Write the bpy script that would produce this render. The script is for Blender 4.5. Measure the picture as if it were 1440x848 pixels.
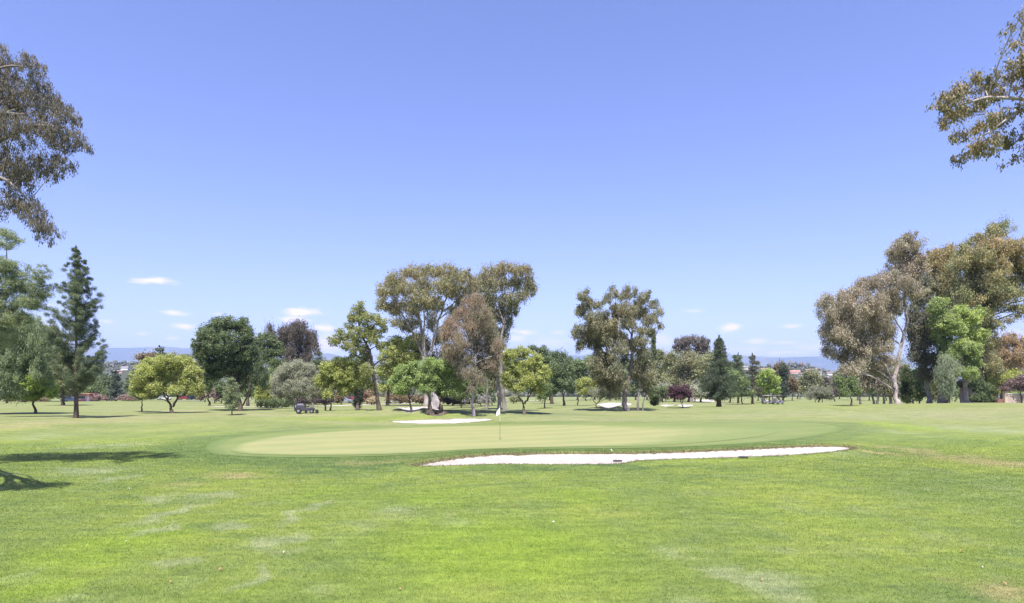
import bpy, bmesh, math, random
import numpy as np
from mathutils import Vector, geometry

for o in list(bpy.data.objects):
    bpy.data.objects.remove(o, do_unlink=True)
SC = bpy.context.scene
COL = SC.collection
R = math.radians

# ------------------------------------------------------------------ camera
CAMZ = 3.6            # eye height above the near lawn
F = 900.0             # focal length in pixels of the 1440 px wide photograph
HY = 540.0            # row of the eye level
cam = bpy.data.cameras.new('camera')
cam.sensor_width = 36
cam.lens = 36 * F / 1440
cam.shift_y = (HY - 424) / 1440
cam.clip_start = 0.1
cam.clip_end = 60000
camo = bpy.data.objects.new('camera', cam)
COL.objects.link(camo)
camo.location = (0, 0, CAMZ)
camo.rotation_euler = (R(90), 0, 0)
SC.camera = camo

# ------------------------------------------------------------------ sun and sky
SUN_EL = R(65)
SUNV = Vector((-0.10 * math.cos(SUN_EL), -0.9 * math.cos(SUN_EL), 0))
SUNV = SUNV.normalized() * math.cos(SUN_EL)
SUNV.z = math.sin(SUN_EL)
sun = bpy.data.lights.new('sun', 'SUN')
sun.energy = 4.7
sun.angle = R(0.53)
sun.color = (1.0, 0.955, 0.90)
suno = bpy.data.objects.new('sun', sun)
COL.objects.link(suno)
suno.rotation_euler = SUNV.to_track_quat('Z', 'Y').to_euler()
suno.location = (0, 0, 60)

SC.view_settings.view_transform = 'Standard'
SC.view_settings.look = 'None'
SC.view_settings.exposure = 1.25
SC.view_settings.gamma = 1.0
SC.view_settings.use_curve_mapping = False
SC.cycles.use_denoising = True
SC.cycles.max_bounces = 6
SC.cycles.diffuse_bounces = 3
SC.cycles.glossy_bounces = 2
SC.cycles.transmission_bounces = 3
SC.cycles.volume_bounces = 0
SC.cycles.transparent_max_bounces = 6

CLOUDS = [  # column, row, half width, half height, strength
    (219, 395, 30, 5, 1), (200, 397, 18, 3, .6), (244, 440, 22, 4.5, .8), (262, 459, 18, 5.5, 1),
    (200, 469, 10, 3, .5), (243, 476, 10, 3, .5), (308, 441, 8, 3, .4), (425, 439, 30, 7, 1),
    (416, 450, 26, 6, .8), (452, 461, 20, 6, 1), (458, 486, 28, 16, 1), (470, 506, 30, 9, .9),
    (735, 467, 17, 5, .9), (726, 476, 16, 7, .7), (785, 468, 14, 4, .4), (775, 482, 30, 8, .45),
    (1026, 461, 17, 6, 1), (1113, 459, 18, 3.5, .6), (1062, 481, 20, 5, .8), (1100, 482, 30, 3, .5),
    (1100, 496, 70, 5, .9), (1050, 492, 60, 5, .45), (880, 492, 40, 18, .8), (60, 455, 24, 7, .6),
    (70, 430, 20, 3, .4), (975, 437, 16, 3, .35), (1170, 480, 24, 8, .5), (930, 480, 24, 14, .5),
    (620, 500, 60, 14, .7), (1145, 490, 40, 8, .55), (150, 452, 16, 3, .4), (1420, 470, 30, 8, .5)]

world = bpy.data.worlds.new('World')
SC.world = world
world.use_nodes = True
wn = world.node_tree
wn.nodes.clear()
def wnode(t, **k):
    n = wn.nodes.new(t)
    for a, b in k.items():
        setattr(n, a, b)
    return n
sky = wnode('ShaderNodeTexSky', sky_type='NISHITA')
sky.sun_disc = False
sky.sun_elevation = SUN_EL
sky.sun_rotation = math.atan2(SUNV.x, SUNV.y)
sky.altitude = 50
sky.air_density = 1.0
sky.dust_density = 0.9
sky.ozone_density = 1.6
tint = wnode('ShaderNodeMix', data_type='RGBA', blend_type='MULTIPLY')
tint.inputs[0].default_value = 1
tint.inputs[7].default_value = (1.25, 1.165, 1.68, 1)
wn.links.new(sky.outputs[0], tint.inputs[6])
tc = wnode('ShaderNodeTexCoord')
sep = wnode('ShaderNodeSeparateXYZ')
wn.links.new(tc.outputs['Generated'], sep.inputs[0])
def wm(op, a, b=None):
    n = wnode('ShaderNodeMath', operation=op)
    for i, v in enumerate((a, b)):
        if v is None:
            continue
        if isinstance(v, (int, float)):
            n.inputs[i].default_value = v
        else:
            wn.links.new(v, n.inputs[i])
    return n.outputs[0]
az = wm('ARCTAN2', sep.outputs[0], sep.outputs[1])
el = wm('ARCSINE', sep.outputs[2])
uv = wnode('ShaderNodeCombineXYZ')
wn.links.new(az, uv.inputs[0]); wn.links.new(el, uv.inputs[1])
nz = wnode('ShaderNodeTexNoise'); nz.inputs['Scale'].default_value = 38; nz.inputs['Detail'].default_value = 5
mp = wnode('ShaderNodeMapping'); mp.inputs['Scale'].default_value = (1, 2.6, 1)
wn.links.new(uv.outputs[0], mp.inputs[0]); wn.links.new(mp.outputs[0], nz.inputs['Vector'])
nn = wm('MULTIPLY', wm('SUBTRACT', nz.outputs[0], 0.5), 1.9)
tot = None
for (cx, cy, rx, ry, st) in CLOUDS:
    dx = cx - 720; dy = HY - cy
    a = math.atan2(dx, F); e = math.atan2(dy, math.hypot(F, dx))
    s1 = math.cos(a) ** 2
    ra = rx / F * s1; re = ry / F * math.cos(a)
    v1 = wnode('ShaderNodeVectorMath', operation='SUBTRACT'); v1.inputs[1].default_value = (a, e, 0)
    wn.links.new(uv.outputs[0], v1.inputs[0])
    v2 = wnode('ShaderNodeVectorMath', operation='MULTIPLY'); v2.inputs[1].default_value = (1 / ra, 1 / re, 0)
    wn.links.new(v1.outputs[0], v2.inputs[0])
    v3 = wnode('ShaderNodeVectorMath', operation='LENGTH'); wn.links.new(v2.outputs[0], v3.inputs[0])
    q = wm('ADD', v3.outputs['Value'], nn)
    mr = wnode('ShaderNodeMapRange', interpolation_type='SMOOTHSTEP')
    mr.inputs['From Min'].default_value = 1.25; mr.inputs['From Max'].default_value = 0.05
    mr.inputs['To Max'].default_value = min(.97, st * .92)
    wn.links.new(q, mr.inputs[0])
    tot = mr.outputs[0] if tot is None else wm('MAXIMUM', tot, mr.outputs[0])
cl = wnode('ShaderNodeMix', data_type='RGBA')
wn.links.new(tot, cl.inputs[0])
wn.links.new(tint.outputs[2], cl.inputs[6])
cl.inputs[7].default_value = (11.0, 8.9, 10.3, 1)
bg = wnode('ShaderNodeBackground'); bg.inputs[1].default_value = 0.063
wo = wnode('ShaderNodeOutputWorld')
wn.links.new(cl.outputs[2], bg.inputs[0]); wn.links.new(bg.outputs[0], wo.inputs[0])

# ------------------------------------------------------------------ small helpers
def tag(o, label=None, cat=None, group=None, kind=None):
    if label: o['label'] = label
    if cat: o['category'] = cat
    if group: o['group'] = group
    if kind: o['kind'] = kind
    return o

def empty(name, loc, label=None, cat=None, group=None, rz=0.0):
    o = bpy.data.objects.new(name, None)
    COL.objects.link(o)
    o.location = loc
    o.rotation_euler = (0, 0, rz)
    o.empty_display_size = 0.3
    return tag(o, label, cat, group)

def np_mesh(name, V, Fc, mat, parent=None, attrs=None, smooth=False, loc=None):
    """V (n,3) array, Fc (m,k) array of faces with k corners each."""
    me = bpy.data.meshes.new(name)
    V = np.asarray(V, dtype=np.float32); Fc = np.asarray(Fc, dtype=np.int32)
    m, k = Fc.shape
    me.vertices.add(len(V)); me.vertices.foreach_set('co', V.ravel())
    me.loops.add(m * k); me.loops.foreach_set('vertex_index', Fc.ravel())
    me.polygons.add(m)
    me.polygons.foreach_set('loop_start', np.arange(0, m * k, k, dtype=np.int32))
    me.polygons.foreach_set('loop_total', np.full(m, k, dtype=np.int32))
    if smooth:
        me.polygons.foreach_set('use_smooth', np.ones(m, dtype=bool))
    me.update(calc_edges=True)
    for an, (dom, arr) in (attrs or {}).items():
        a = me.attributes.new(an, 'FLOAT', dom)
        a.data.foreach_set('value', np.asarray(arr, dtype=np.float32))
    me.materials.append(mat)
    o = bpy.data.objects.new(name, me)
    COL.objects.link(o)
    if parent is not None: o.parent = parent
    if loc is not None: o.location = loc
    return o

def bm_obj(name, bm, mat, parent=None, smooth=False, bevel=0.0):
    me = bpy.data.meshes.new(name)
    bmesh.ops.recalc_face_normals(bm, faces=bm.faces)
    if bevel:
        es = [e for e in bm.edges if len(e.link_faces) == 2 and e.calc_face_angle(0) > 0.5]
        bmesh.ops.bevel(bm, geom=es, offset=bevel, segments=2, affect='EDGES', clamp_overlap=True)
    if smooth:
        for f in bm.faces: f.smooth = True
    bm.to_mesh(me); bm.free()
    me.materials.append(mat)
    o = bpy.data.objects.new(name, me)
    COL.objects.link(o)
    if parent is not None: o.parent = parent
    return o

def box(bm, c, s, top=(1, 1), shear=(0, 0), rz=0.0):
    """box with centre c, size s; top scales the upper face, shear shifts it"""
    vs = []
    for iz in (-1, 1):
        for ix, iy in ((-1, -1), (1, -1), (1, 1), (-1, 1)):
            kx, ky = (top if iz > 0 else (1, 1))
            x = ix * s[0] / 2 * kx + (shear[0] if iz > 0 else 0)
            y = iy * s[1] / 2 * ky + (shear[1] if iz > 0 else 0)
            if rz:
                x, y = x * math.cos(rz) - y * math.sin(rz), x * math.sin(rz) + y * math.cos(rz)
            vs.append(bm.verts.new((c[0] + x, c[1] + y, c[2] + iz * s[2] / 2)))
    for f in ((3, 2, 1, 0), (4, 5, 6, 7), (0, 1, 5, 4), (1, 2, 6, 5), (2, 3, 7, 6), (3, 0, 4, 7)):
        bm.faces.new([vs[i] for i in f])

def prism(bm, pts, y0, y1, axis='y'):
    """extrude the outline pts (a,b) between y0 and y1; axis y: (a,y,b), axis x: (x,a,b)"""
    def P(a, b, t): return (a, t, b) if axis == 'y' else (t, a, b)
    A = [bm.verts.new(P(a, b, y0)) for a, b in pts]
    B = [bm.verts.new(P(a, b, y1)) for a, b in pts]
    bm.faces.new(A); bm.faces.new(B[::-1])
    n = len(pts)
    for i in range(n):
        bm.faces.new((A[i], B[i], B[(i + 1) % n], A[(i + 1) % n]))

def tube_arrays(pts, rad, n=7, wob=0.0, rng=None, voff=0):
    """tapered tube along pts -> (V, F)"""
    P = np.array([tuple(p) for p in pts], float); m = len(P)
    T = np.gradient(P, axis=0) if m > 1 else np.array([[0, 0, 1.]])
    T /= np.linalg.norm(T, axis=1, keepdims=True) + 1e-9
    ref = np.array([0.3, 0.9, 0.1])
    A = np.cross(T, ref); A /= np.linalg.norm(A, axis=1, keepdims=True) + 1e-9
    B = np.cross(T, A)
    ang = np.arange(n) * 2 * math.pi / n
    rr = np.asarray(rad, float)[:, None] * np.ones((1, n))
    if wob and rng is not None:
        rr = rr * (1 + wob * rng.normal(size=(m, n)) * .5 + wob * np.cos(ang * 3 + rng.uniform(0, 6)) * .6)
    V = P[:, None, :] + rr[..., None] * (np.cos(ang)[None, :, None] * A[:, None, :] + np.sin(ang)[None, :, None] * B[:, None, :])
    V = V.reshape(-1, 3)
    i = np.arange(m - 1)[:, None] * n; j = np.arange(n)[None, :]
    a = i + j; b = i + (j + 1) % n
    Fq = np.stack([a, b, b + n, a + n], -1).reshape(-1, 4) + voff
    return V, Fq

def tube(bm, p, q, r, r2=None, n=10):
    V, Fq = tube_arrays([p, [(p[i] + q[i]) / 2 for i in range(3)], q], [r, (r + (r2 or r)) / 2, r2 or r], n)
    vs = [bm.verts.new(tuple(v)) for v in V]
    for f in Fq: bm.faces.new([vs[k] for k in f])
    bm.faces.new(vs[:n]); bm.faces.new(vs[-n:][::-1])

# ------------------------------------------------------------------ materials
def new_mat(name):
    m = bpy.data.materials.new(name); m.use_nodes = True
    nt = m.node_tree; nt.nodes.clear()
    out = nt.nodes.new('ShaderNodeOutputMaterial')
    return m, nt, out

class G:
    """tiny node-graph helper"""
    def __init__(s, nt): s.nt = nt
    def n(s, t, **k):
        x = s.nt.nodes.new(t)
        for a, b in k.items(): setattr(x, a, b)
        return x
    def l(s, a, b): s.nt.links.new(a, b)
    def setin(s, inp, v):
        if hasattr(v, 'is_linked') or hasattr(v, 'links'): s.l(v, inp)
        else: inp.default_value = v
    def math(s, op, a, b=0.0, clamp=False):
        x = s.n('ShaderNodeMath', operation=op, use_clamp=clamp)
        s.setin(x.inputs[0], a); s.setin(x.inputs[1], b)
        return x.outputs[0]
    def mix(s, f, a, b, blend='MIX'):
        x = s.n('ShaderNodeMix', data_type='RGBA', blend_type=blend)
        s.setin(x.inputs[0], f)
        s.setin(x.inputs[6], a if not isinstance(a, tuple) else (*a[:3], 1))
        s.setin(x.inputs[7], b if not isinstance(b, tuple) else (*b[:3], 1))
        return x.outputs[2]
    def noise(s, vec, scale, detail=3, rough=.5, stretch=None):
        if stretch:
            mp = s.n('ShaderNodeMapping'); mp.inputs['Scale'].default_value = stretch
            s.l(vec, mp.inputs[0]); vec = mp.outputs[0]
        x = s.n('ShaderNodeTexNoise'); x.inputs['Scale'].default_value = scale
        x.inputs['Detail'].default_value = detail; x.inputs['Roughness'].default_value = rough
        s.l(vec, x.inputs['Vector'])
        return x.outputs[0]
    def ss(s, v, lo, hi, to=1.0):
        x = s.n('ShaderNodeMapRange', interpolation_type='SMOOTHSTEP')
        x.inputs['From Min'].default_value = lo; x.inputs['From Max'].default_value = hi
        x.inputs['To Max'].default_value = to
        s.l(v, x.inputs[0])
        return x.outputs[0]
    def attr(s, name):
        return s.n('ShaderNodeAttribute', attribute_name=name).outputs['Fac']

def simple(name, col, rough=.6, metal=0.0, var=.12, scale=6.0, spec=.4, bump=0.0):
    m, nt, out = new_mat(name); g = G(nt)
    pos = g.n('ShaderNodeTexCoord').outputs['Object']
    nzz = g.noise(pos, scale, 4)
    a = tuple(c * (1 - var) for c in col); b = tuple(min(1, c * (1 + var)) for c in col)
    p = g.n('ShaderNodeBsdfPrincipled')
    g.l(g.mix(nzz, a, b), p.inputs['Base Color'])
    p.inputs['Roughness'].default_value = rough; p.inputs['Metallic'].default_value = metal
    p.inputs['Specular IOR Level'].default_value = spec
    if bump:
        bp = g.n('ShaderNodeBump'); bp.inputs['Strength'].default_value = bump; bp.inputs['Distance'].default_value = .02
        g.l(nzz, bp.inputs['Height']); g.l(bp.outputs[0], p.inputs['Normal'])
    g.l(p.outputs[0], out.inputs[0])
    return m

# ------------------------------------------------------------------ the lie of the land
def sst(x, a, b):
    t = np.clip((x - a) / (b - a), 0, 1); return t * t * (3 - 2 * t)

def smooth_poly(pts, k=6):
    P = np.array(pts, float); n = len(P); out = []
    for i in range(n):
        p0, p1, p2, p3 = P[i - 1], P[i], P[(i + 1) % n], P[(i + 2) % n]
        for t in np.arange(k) / k:
            out.append(.5 * ((2 * p1) + (-p0 + p2) * t + (2 * p0 - 5 * p1 + 4 * p2 - p3) * t * t + (-p0 + 3 * p1 - 3 * p2 + p3) * t ** 3))
    return np.array(out)

def flat(px, py, z=0.0):
    D = F * (CAMZ - z) / (py - HY)
    return ((px - 720) / F * D, D)

def slope_at(px, py):
    # a point on the plain grade of the course (before mounds)
    D = F * CAMZ / (py - HY)
    if D > 95:
        D = F * (CAMZ - .0165 * 95) / ((py - HY) - F * .0165)
    return ((px - 720) / F * D, D)

def sdf(poly, x, y, maxd=6.0):
    """signed distance (negative inside), only worked out near the polygon"""
    x = np.asarray(x, float); y = np.asarray(y, float)
    out = np.full(x.shape, maxd)
    lo = poly.min(0) - maxd; hi = poly.max(0) + maxd
    m = (x > lo[0]) & (x < hi[0]) & (y > lo[1]) & (y < hi[1])
    if not m.any(): return out
    X = x[m]; Y = y[m]; d2 = np.full(X.shape, 1e9); ins = np.zeros(X.shape, bool)
    n = len(poly)
    for i in range(n):
        ax, ay = poly[i]; bx, by = poly[(i + 1) % n]
        ex, ey = bx - ax, by - ay
        t = np.clip(((X - ax) * ex + (Y - ay) * ey) / (ex * ex + ey * ey + 1e-12), 0, 1)
        d2 = np.minimum(d2, (X - ax - t * ex) ** 2 + (Y - ay - t * ey) ** 2)
        c = ((ay > Y) != (by > Y))
        with np.errstate(divide='ignore', invalid='ignore'):
            ins ^= c & (X < ex * (Y - ay) / (ey + 1e-12) + ax)
    d = np.sqrt(d2); d = np.where(ins, -d, d)
    out[m] = np.clip(d, -1e9, maxd)
    return out

MOUNDS = [  # x, y, rx, ry, height
    (-9.5, 71, 13, 6.0, .75), (-27, 74, 16, 9, .35), (-44, 60, 16, 9, .35), (52, 84, 24, 16, .9), (75, 92, 20, 15, .5),
    (22, 78, 22, 7, .25), (9, 23, 15, 7, .10), (-16, 18, 9, 6, .08), (-24, 33, 9, 5, -.14), (26, 26, 9, 6, .12),
    (15, 96, 14, 8, .3), (33, 40, 8, 6, .22), (60, 55, 16, 14, .3)]

def H0(x, y):
    x = np.asarray(x, float); y = np.asarray(y, float)
    r = np.hypot(x * .75, y)
    z = -.0165 * (np.sqrt((np.clip(y, -50, 420) - 95) ** 2 + 60) + (np.clip(y, -50, 420) - 95)) / 2
    z = z - 30 * sst(y, 430, 950)
    for mx, my, rx, ry, h in MOUNDS:
        z = z + h * np.exp(-(((x - mx) / rx) ** 2 + ((y - my) / ry) ** 2))
    w = sst(r, 4, 20) * (1 - sst(r, 300, 420))
    z = z + w * (.05 * np.sin(x * .21 + 1.3 * np.sin(y * .11)) + .045 * np.sin(y * .17 + .12 * x + 2))
    # the built-up hill across the valley
    a = x / np.maximum(np.abs(y), 50)
    prof = 79 + 5 * np.sin(a * 17) + 4 * np.sin(a * 41 + 1) - 26 * sst(a, .42, .52)
    z = z + prof * np.exp(-((y - 1500) / 330.0) ** 2) * sst(y, 500, 900)
    return z

_YS = np.concatenate([np.arange(4, 450, .25), np.arange(450, 2500, 4)])
def at(px, py):
    """where the sight line through a photo pixel meets the land"""
    k = (px - 720) / F
    z = H0(k * _YS, _YS)
    ray = CAMZ - (py - HY) / F * _YS
    i = np.argmax(ray <= z)
    if ray[i] > z[i]: i = len(_YS) - 1
    Y = _YS[i]
    return (k * Y, float(Y), float(z[i]))

def outline(pts): return smooth_poly([at(*p)[:2] for p in pts])

GREEN = outline([(326, 630), (345, 622), (395, 614), (470, 607), (560, 602.5), (660, 599.5), (780, 598), (890, 598), (970, 599),
                 (1040, 601), (1085, 605), (1085, 611), (1040, 618), (960, 625), (890, 628), (800, 629.3), (720, 630.6), (650, 633.5),
                 (590, 637.5), (520, 640.3), (430, 641.3), (355, 639.5), (328, 635.5)])
COLLAR = outline([(292, 629), (312, 618), (370, 609.5), (450, 603), (560, 599), (680, 596.5), (800, 594.5), (950, 594), (1080, 593.5), (1150, 595),
                  (1186, 600), (1182, 607), (1140, 615), (1070, 622.5), (990, 627.5), (900, 630.3), (800, 631.2), (710, 632.4), (650, 635.2),
                  (595, 639.2), (500, 642.6), (400, 643.6), (318, 641), (296, 635)])
BUNKERS = [
    ([(584, 656.6), (632, 656.6), (700, 655), (770, 655), (840, 655), (872, 653.5), (896, 650), (940, 648), (1000, 646), (1060, 644),
      (1120, 641), (1165, 637), (1196, 632.5), (1190, 629), (1150, 628), (1100, 630), (1030, 633), (960, 636), (880, 638.5),
      (800, 638.5), (730, 639), (680, 641.6), (625, 648)], .42,
     'long white sand bunker along the near edge of the green'),
    ([(548, 592.5), (580, 591), (620, 589.5), (660, 588.5), (692, 589.8), (670, 593.5), (620, 596.5), (575, 596), (555, 594.5)], .35,
     'white sand bunker behind the left half of the green'),
    ([(557, 573.4), (575, 572.8), (600, 571.6), (607, 573), (590, 575), (566, 575.4)], .2,
     'small sliver of sand bunker beside the split-trunk tree'),
    ([(838, 569), (850, 566.6), (872, 566), (888, 567.4), (886, 570), (866, 571.6), (846, 571)], .2,
     'far sand bunker left of the leaning gum trunks'),
    ([(926, 570.5), (936, 568.8), (946, 569), (948, 571), (936, 572)], .2,
     'tiny far sand bunker left of the purple plum tree'),
    ([(952, 571), (960, 568.6), (974, 569), (974, 571.6), (962, 572.8)], .2,
     'small far sand bunker under the purple plum tree'),
    ([(966, 562.3), (984, 561.4), (1006, 562.4), (1012, 564.4), (996, 565.4), (976, 564.2)], .3,
     'distant sand bunker left of the broad dark conifer'),
]
BK = [(outline(p), d, lab) for p, d, lab in BUNKERS]


def bowl(x, y, pin=1.0):
    z = 0; b = np.full(np.shape(x), 6.0)
    for poly, dep, _ in BK:
        s = sdf(poly, x, y)
        z = z - dep * sst(-s, -.05, 1.6) - .07 * sst(-s, -.12, .02)
        z = z + .10 * np.exp(-((s - .5) / .5) ** 2) * (s > -.1)
        b = np.minimum(b, s)
    return z, b

def H(x, y):
    return H0(x, y) + bowl(np.atleast_1d(np.asarray(x, float)), np.atleast_1d(np.asarray(y, float)))[0]

def ground_z(x, y):
    return float(H(np.array([x]), np.array([y]))[0])

def at_depth(px, Y):
    x = (px - 720) / F * Y
    return (x, Y, float(H0(np.array([x]), np.array([Y]))[0]))

# ------------------------------------------------------------------ turf colours, placed where the photograph shows them
def P_(px, py, rx, ry, a=1.0):
    x, y = slope_at(px, py)
    return (x, y, rx * y / F, ry * y * y / (F * CAMZ), a)
PALE = [P_(*p) for p in [(240, 722, 22, 20), (232, 700, 34, 9), (305, 694, 44, 9), (392, 762, 30, 16), (425, 720, 14, 22), (350, 815, 16, 20),
    (245, 790, 22, 10), (215, 745, 20, 10), (130, 660, 50, 7), (160, 672, 30, 6), (330, 735, 20, 10, .7), (1085, 822, 60, 24), (1010, 800, 34, 14, .8),
    (960, 780, 40, 12, .6), (1330, 588, 90, 5), (1390, 606, 60, 10), (1240, 606, 14, 9), (1210, 588, 40, 5), (1170, 600, 40, 4, .8),
    (560, 720, 60, 12, .6), (640, 735, 30, 14, .5), (510, 740, 40, 14, .55), (20, 810, 30, 20, .5), (90, 845, 30, 12, .6), (460, 830, 40, 14, .5),
    (1330, 760, 80, 14, .35), (1200, 720, 80, 8, .3), (700, 590, 50, 3, .4), (60, 612, 60, 7, .6), (1190, 640, 40, 6, .6), (150, 625, 80, 5, .7),
    (900, 590, 180, 4, .5), (1080, 585, 120, 4, .5), (480, 585, 60, 3, .5), (1130, 776, 60, 10, .4), (970, 850, 60, 20, .6)]]
DRY = [P_(*p) for p in [(1395, 652, 60, 9), (1272, 630, 18, 4.5), (1250, 637, 30, 4), (1340, 642, 60, 7, .8), (1300, 634, 30, 4, .8), (322, 666, 60, 4.5, .8),
    (250, 680, 50, 5, .5), (500, 649, 55, 3.5, .8), (560, 646, 60, 3.5, .8), (40, 600, 70, 9, .7), (180, 592, 90, 7, .7), (330, 586, 60, 4, .6), (1405, 826, 50, 18, .8),
    (1330, 812, 40, 8, .5), (858, 571, 24, 2.5, .9), (600, 584, 60, 4, .8), (520, 570, 40, 2.5, .9), (700, 570, 40, 2, .5), (950, 565, 20, 1.8, .8),
    (1030, 572, 40, 2, .7), (640, 722, 60, 6, .35), (700, 645, 60, 4, .5), (870, 727, 60, 6, .3), (1090, 640, 60, 3, .4), (1170, 628, 40, 2.5, .8), (1215, 626, 12, 5, .7),
    (1440, 580, 30, 4, .7), (1120, 700, 120, 8, .25), (612, 583, 30, 2.2, .8), (706, 583, 26, 2.2, .7), (666, 587, 16, 1.6, .6), (882, 579, 30, 2, .8), (1262, 577, 26, 2.4, .9), (1307, 572, 24, 2, .8), (1358, 574, 26, 2, .8), (338, 579, 20, 1.8, .7), (107, 589, 16, 2, .7), (242, 582, 14, 1.6, .7), (534, 578, 14, 1.6, .7), (560, 585, 40, 4, .6), (700, 832, 30, 14, .35), (90, 572, 100, 3, .5), (300, 578, 100, 3, .5)]]
LUSH = [P_(*p) for p in [(150, 770, 110, 50, .8), (700, 770, 220, 60, .9), (600, 700, 120, 20, .6), (1270, 600, 34, 9, 1), (430, 592, 90, 5, .6), (60, 830, 60, 30, .7),
    (820, 700, 80, 18, .6), (460, 690, 60, 14, .6), (1180, 735, 120, 16, .4), (600, 577, 90, 4, .8), (340, 835, 70, 20, .5), (200, 640, 120, 10, .5),
    (900, 820, 60, 30, .5), (1150, 800, 50, 20, .3), (1060, 720, 60, 14, .5)]]
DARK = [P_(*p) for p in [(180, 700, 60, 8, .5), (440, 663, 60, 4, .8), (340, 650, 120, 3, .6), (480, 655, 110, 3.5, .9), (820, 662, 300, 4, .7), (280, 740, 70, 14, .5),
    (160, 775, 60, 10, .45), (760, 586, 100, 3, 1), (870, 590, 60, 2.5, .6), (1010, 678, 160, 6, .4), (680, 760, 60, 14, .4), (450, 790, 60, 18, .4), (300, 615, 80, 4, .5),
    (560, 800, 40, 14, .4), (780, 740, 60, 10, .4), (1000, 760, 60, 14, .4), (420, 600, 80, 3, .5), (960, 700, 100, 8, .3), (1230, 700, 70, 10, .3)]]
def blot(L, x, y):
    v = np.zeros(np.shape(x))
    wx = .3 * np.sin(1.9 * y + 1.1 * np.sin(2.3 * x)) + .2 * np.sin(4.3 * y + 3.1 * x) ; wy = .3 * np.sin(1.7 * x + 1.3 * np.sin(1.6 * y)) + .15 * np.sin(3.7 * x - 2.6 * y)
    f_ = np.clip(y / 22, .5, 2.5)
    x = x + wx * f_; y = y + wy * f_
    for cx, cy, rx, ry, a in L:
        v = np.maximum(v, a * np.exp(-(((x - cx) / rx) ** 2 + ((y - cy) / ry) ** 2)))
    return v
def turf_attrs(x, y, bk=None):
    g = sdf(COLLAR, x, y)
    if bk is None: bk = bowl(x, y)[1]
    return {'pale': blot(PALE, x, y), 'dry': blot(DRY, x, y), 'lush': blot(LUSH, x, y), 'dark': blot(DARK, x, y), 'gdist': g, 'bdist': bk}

def turf_colour(g):
    geo = g.n('ShaderNodeNewGeometry'); pos = geo.outputs['Position']
    n_big = g.noise(pos, .16, 4, .55)
    n_mid = g.noise(pos, .9, 5, .6)
    n_mow = g.noise(pos, .55, 4, .6, (.28, 1.3, 1))
    n_fin = g.noise(pos, 9.0, 4, .65)
    n_gr = g.noise(pos, 55.0, 3, .7)
    c = g.mix(g.ss(n_big, .35, .68), (.138, .190, .042), (.200, .248, .046))
    c = g.mix(g.ss(n_mid, .44, .70, .6), c, (.160, .205, .070))
    c = g.mix(g.ss(g.noise(pos, .42, 5, .7), .50, .70, .55), c, (.098, .150, .050))
    c = g.mix(g.ss(g.noise(pos, .33, 5, .75, (1, .8, 1)), .56, .74, .5), c, (.245, .262, .150))
    # big hand-set areas, broken up by noise
    def area(name, lo, hi, amt):
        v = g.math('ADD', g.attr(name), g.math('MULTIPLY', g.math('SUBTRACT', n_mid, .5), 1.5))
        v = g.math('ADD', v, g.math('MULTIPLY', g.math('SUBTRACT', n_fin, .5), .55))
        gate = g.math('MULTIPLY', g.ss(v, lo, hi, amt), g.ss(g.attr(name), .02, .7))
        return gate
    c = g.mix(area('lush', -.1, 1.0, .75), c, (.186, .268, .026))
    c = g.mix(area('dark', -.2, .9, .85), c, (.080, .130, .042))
    c = g.mix(area('pale', -.15, 1.1, .66), c, (.245, .275, .155))
    c = g.mix(area('dry', -.15, 1.0, .75), c, (.285, .245, .120))
    # darker longer rough just outside the collar, worn earth on the bunker lips
    gd = g.attr('gdist'); bd = g.attr('bdist')
    rough = g.math('MULTIPLY', g.ss(gd, 4.2, 1.2), g.ss(g.math('ADD', n_mid, g.math('MULTIPLY', n_mow, .5)), .45, .75, .85))
    c = g.mix(rough, c, (.098, .148, .042))
    lip = g.math('ADD', bd, g.math('MULTIPLY', g.math('SUBTRACT', n_fin, .5), 1.1))
    c = g.mix(g.ss(lip, .6, .1, .6), c, (.185, .155, .085))
    c = g.mix(g.ss(lip, .18, -.02, .7), c, (.13, .095, .065))
    # course beyond: cooler, mown in broad bands
    sy = g.n('ShaderNodeSeparateXYZ'); g.l(pos, sy.inputs[0])
    far = g.ss(sy.outputs[1], 36, 66)
    band = g.noise(pos, .5, 3, .5, (.10, .55, 1))
    c = g.mix(g.math('MULTIPLY', far, g.ss(band, .2, .6, .8)), c, (.215, .222, .112))
    c = g.mix(g.math('MULTIPLY', far, g.ss(band, .5, .8, .5)), c, (.285, .275, .150))
    vfar = g.ss(sy.outputs[1], 380, 700)
    c = g.mix(vfar, c, (.060, .065, .035))
    # blade-scale light and dark
    n_str = g.noise(pos, 1.6, 5, .7, (.35, 1.2, 1))
    c = g.mix(1.0, c, g.mix(g.ss(n_str, .36, .64), (.84, .87, .84), (1.13, 1.10, 1.10)), 'MULTIPLY')
    n_cl = g.noise(pos, 3.4, 4, .65)
    c = g.mix(1.0, c, g.mix(g.ss(n_cl, .34, .66), (.74, .76, .72), (.93, .92, .90)), 'MULTIPLY')
    v = g.math('ADD', g.math('MULTIPLY', n_fin, .55), g.math('MULTIPLY', n_gr, .65))
    c = g.mix(1.0, c, g.mix(g.ss(v, .38, .82), (.80, .80, .76), (1.20, 1.19, 1.15)), 'MULTIPLY')
    return c, n_gr, n_fin

m_turf, nt, out = new_mat('mown_turf'); g = G(nt)
c, ng, nf = turf_colour(g)
p = g.n('ShaderNodeBsdfPrincipled'); g.l(c, p.inputs['Base Color'])
p.inputs['Roughness'].default_value = .85; p.inputs['Specular IOR Level'].default_value = .2
bp = g.n('ShaderNodeBump'); bp.inputs['Strength'].default_value = .55; bp.inputs['Distance'].default_value = .03
g.l(g.math('ADD', ng, nf), bp.inputs['Height']); g.l(bp.outputs[0], p.inputs['Normal'])
g.l(p.outputs[0], out.inputs[0])

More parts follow.
